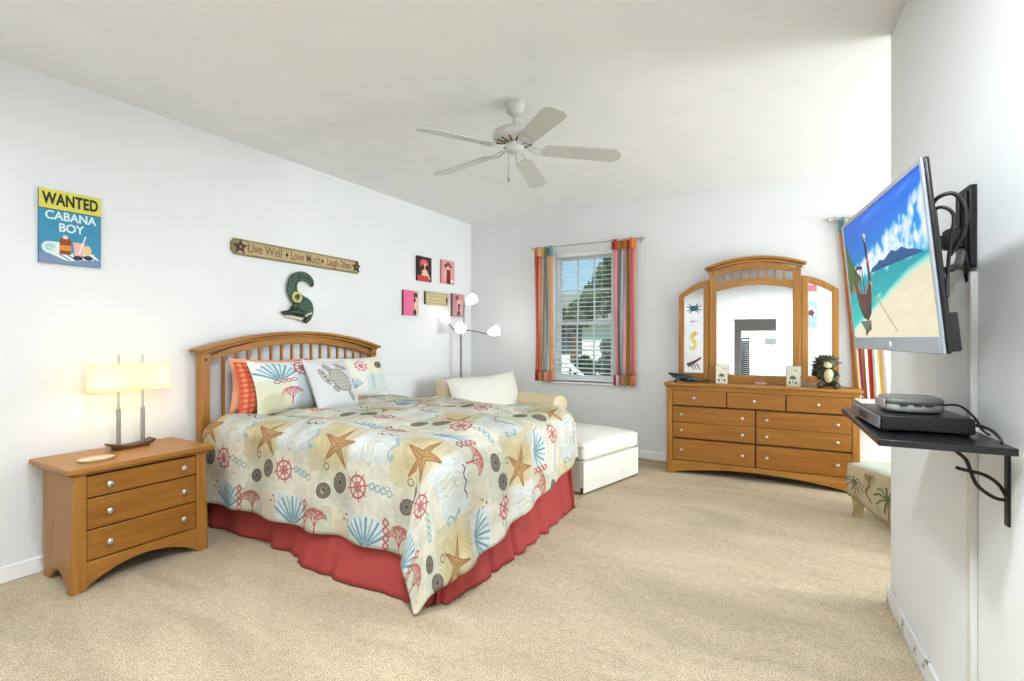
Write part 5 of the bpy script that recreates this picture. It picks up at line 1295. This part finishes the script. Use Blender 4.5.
# ------------------------------------------------------------------ outside the window
m_grass = pmat('lawn', rgb(96, 128, 62), .9, .3, 3); m_white_house = pmat('pale_stucco', rgb(226, 224, 216), .8, .04); m_roof = pmat('grey_shingle', rgb(150, 148, 142), .9, .2, 14); m_leaf = pmat('tree_leaf', rgb(62, 88, 40), .7, .7, 5); m_leafd = pmat('dark_leaf', rgb(38, 66, 34), .7, .6, 6); m_bark = pmat('bark', rgb(96, 78, 60), .9, .3, 10)
struct('floor_lawn', MB().box(-40, 20, YB + .15, 60, -.3, -.1), m_grass, smooth=False)
ho = thing('neighbouring_house', 'pale neighbouring house with grey shingle roof seen through the window', 'house', (-8.6, 18, -.1))
MB().box(-5, 4.5, 0, 6, 0, 2.05).build('walls', m_white_house, ho)
MB().prism([(-5.6, 2.0), (5.1, 2.0), (2.6, 3.1), (-3.0, 3.1)], 'y', -.5, 6.5).build('roof', m_roof, ho)
for x in (-2.6, 1.0): MB().box(x - .5, x + .5, -.03, .02, .8, 1.8).build('window', pmat('dark_house_window', rgb(60, 74, 84), .2), ho)
MB().box(-1.6, .2, -.03, .02, 0, 1.75).build('garage_door', m_trim, ho)
def foliage(n, fn, s0, s1):
    m = MB()
    for i in range(n):
        p = Vector(fn()); s_ = rnd.uniform(s0, s1); R_ = Euler((rnd.random() * 6, rnd.random() * 6, rnd.random() * 6)).to_matrix()
        m.add([p + R_ @ Vector(q) * s_ for q in ((-.5, 0, 0), (0, -.25, .05), (.6, 0, 0), (0, .25, .05))], [(0, 1, 2, 3)])
    return m
def ball(c_, r):
    def f():
        while True:
            v = Vector((rnd.uniform(-1, 1), rnd.uniform(-1, 1), rnd.uniform(-1, 1)))
            if .25 < v.length < 1: break
        k = rnd.choice(r_list(c_, r)); return Vector(k[:3]) + v * k[3]
    return f
def r_list(c_, r): return CL
def tree(name, label, loc, clumps, trunk, n, mat, s0, s1, cat):
    global CL
    CL = clumps; t = thing(name, label, cat, loc)
    foliage(n, ball(None, None), s0, s1).build('foliage', mat, t, smooth=False)
    if trunk: MB().tube([(0, 0, 0), (.05, 0, trunk * .5), (0, .05, trunk)], [.16, .12, .07], 8).build('trunk', m_bark, t)
    return t
tree('garden_tree', 'broad leafy green tree outside the upper window', (-5.4, 13.0, -.1), [(.75, 0, 2.45, .5), (1.1, 0, 3.0, .5), (1.7, .3, 2.6, .9), (.2, 0, 2.05, .4), (1.4, 0, 3.5, .5), (-.4, 0, 1.95, .35), (-1.0, .2, 2.0, .5)], 2.0, 4200, m_leaf, .10, .26, 'tree')
tree('garden_shrub', 'rounded dark green shrub outside the lower window', (-3.6, 9.2, -.1), [(0, 0, .45, .3), (.02, 0, .78, .24)], .5, 1500, m_leafd, .07, .16, 'shrub')
tree('garden_shrub', 'narrow dark shrub at the right side of the lower window', (-2.98, 8.8, -.1), [(0, 0, .5, .22), (.0, .05, .85, .2), (.03, 0, 1.2, .15)], .6, 1600, m_leafd, .07, .16, 'shrub')
rl = thing('stair_railing', 'white sloping stair railing outside the lower left of the window', 'railing', (-3.42, 8.3, .06))
MB().prism([(-1.0, 1.50), (.55, .28), (.55, .20), (-1.0, 1.42)], 'y', -.03, .03).build('handrail', m_trim, rl)
MB().prism([(-1.0, 1.06), (.40, -.04), (.40, .04), (-1.0, 1.14)], 'y', -.02, .02).build('lower_rail', m_trim, rl)
for i in range(12):
    x = -.95 + i * .13; z = 1.44 - (x + 1) * .787; MB().box(x - .012, x + .012, -.012, .012, max(-.02, z - .40), z).build('baluster', m_trim, rl)

gw = thing('glare_wall', 'sunlit white wall added to turn the far window behind the television bright white', 'wall', (1.6, 8.0, -.1))  # added wall, there only to make the far window read blown out
MB().box(-1.4, 2.0, 0, .2, 0, 3.0).build('wall', m_white_house, gw); MB().box(-1.45, 2.05, -.03, .23, 3.0, 3.08).build('coping', m_trim, gw)
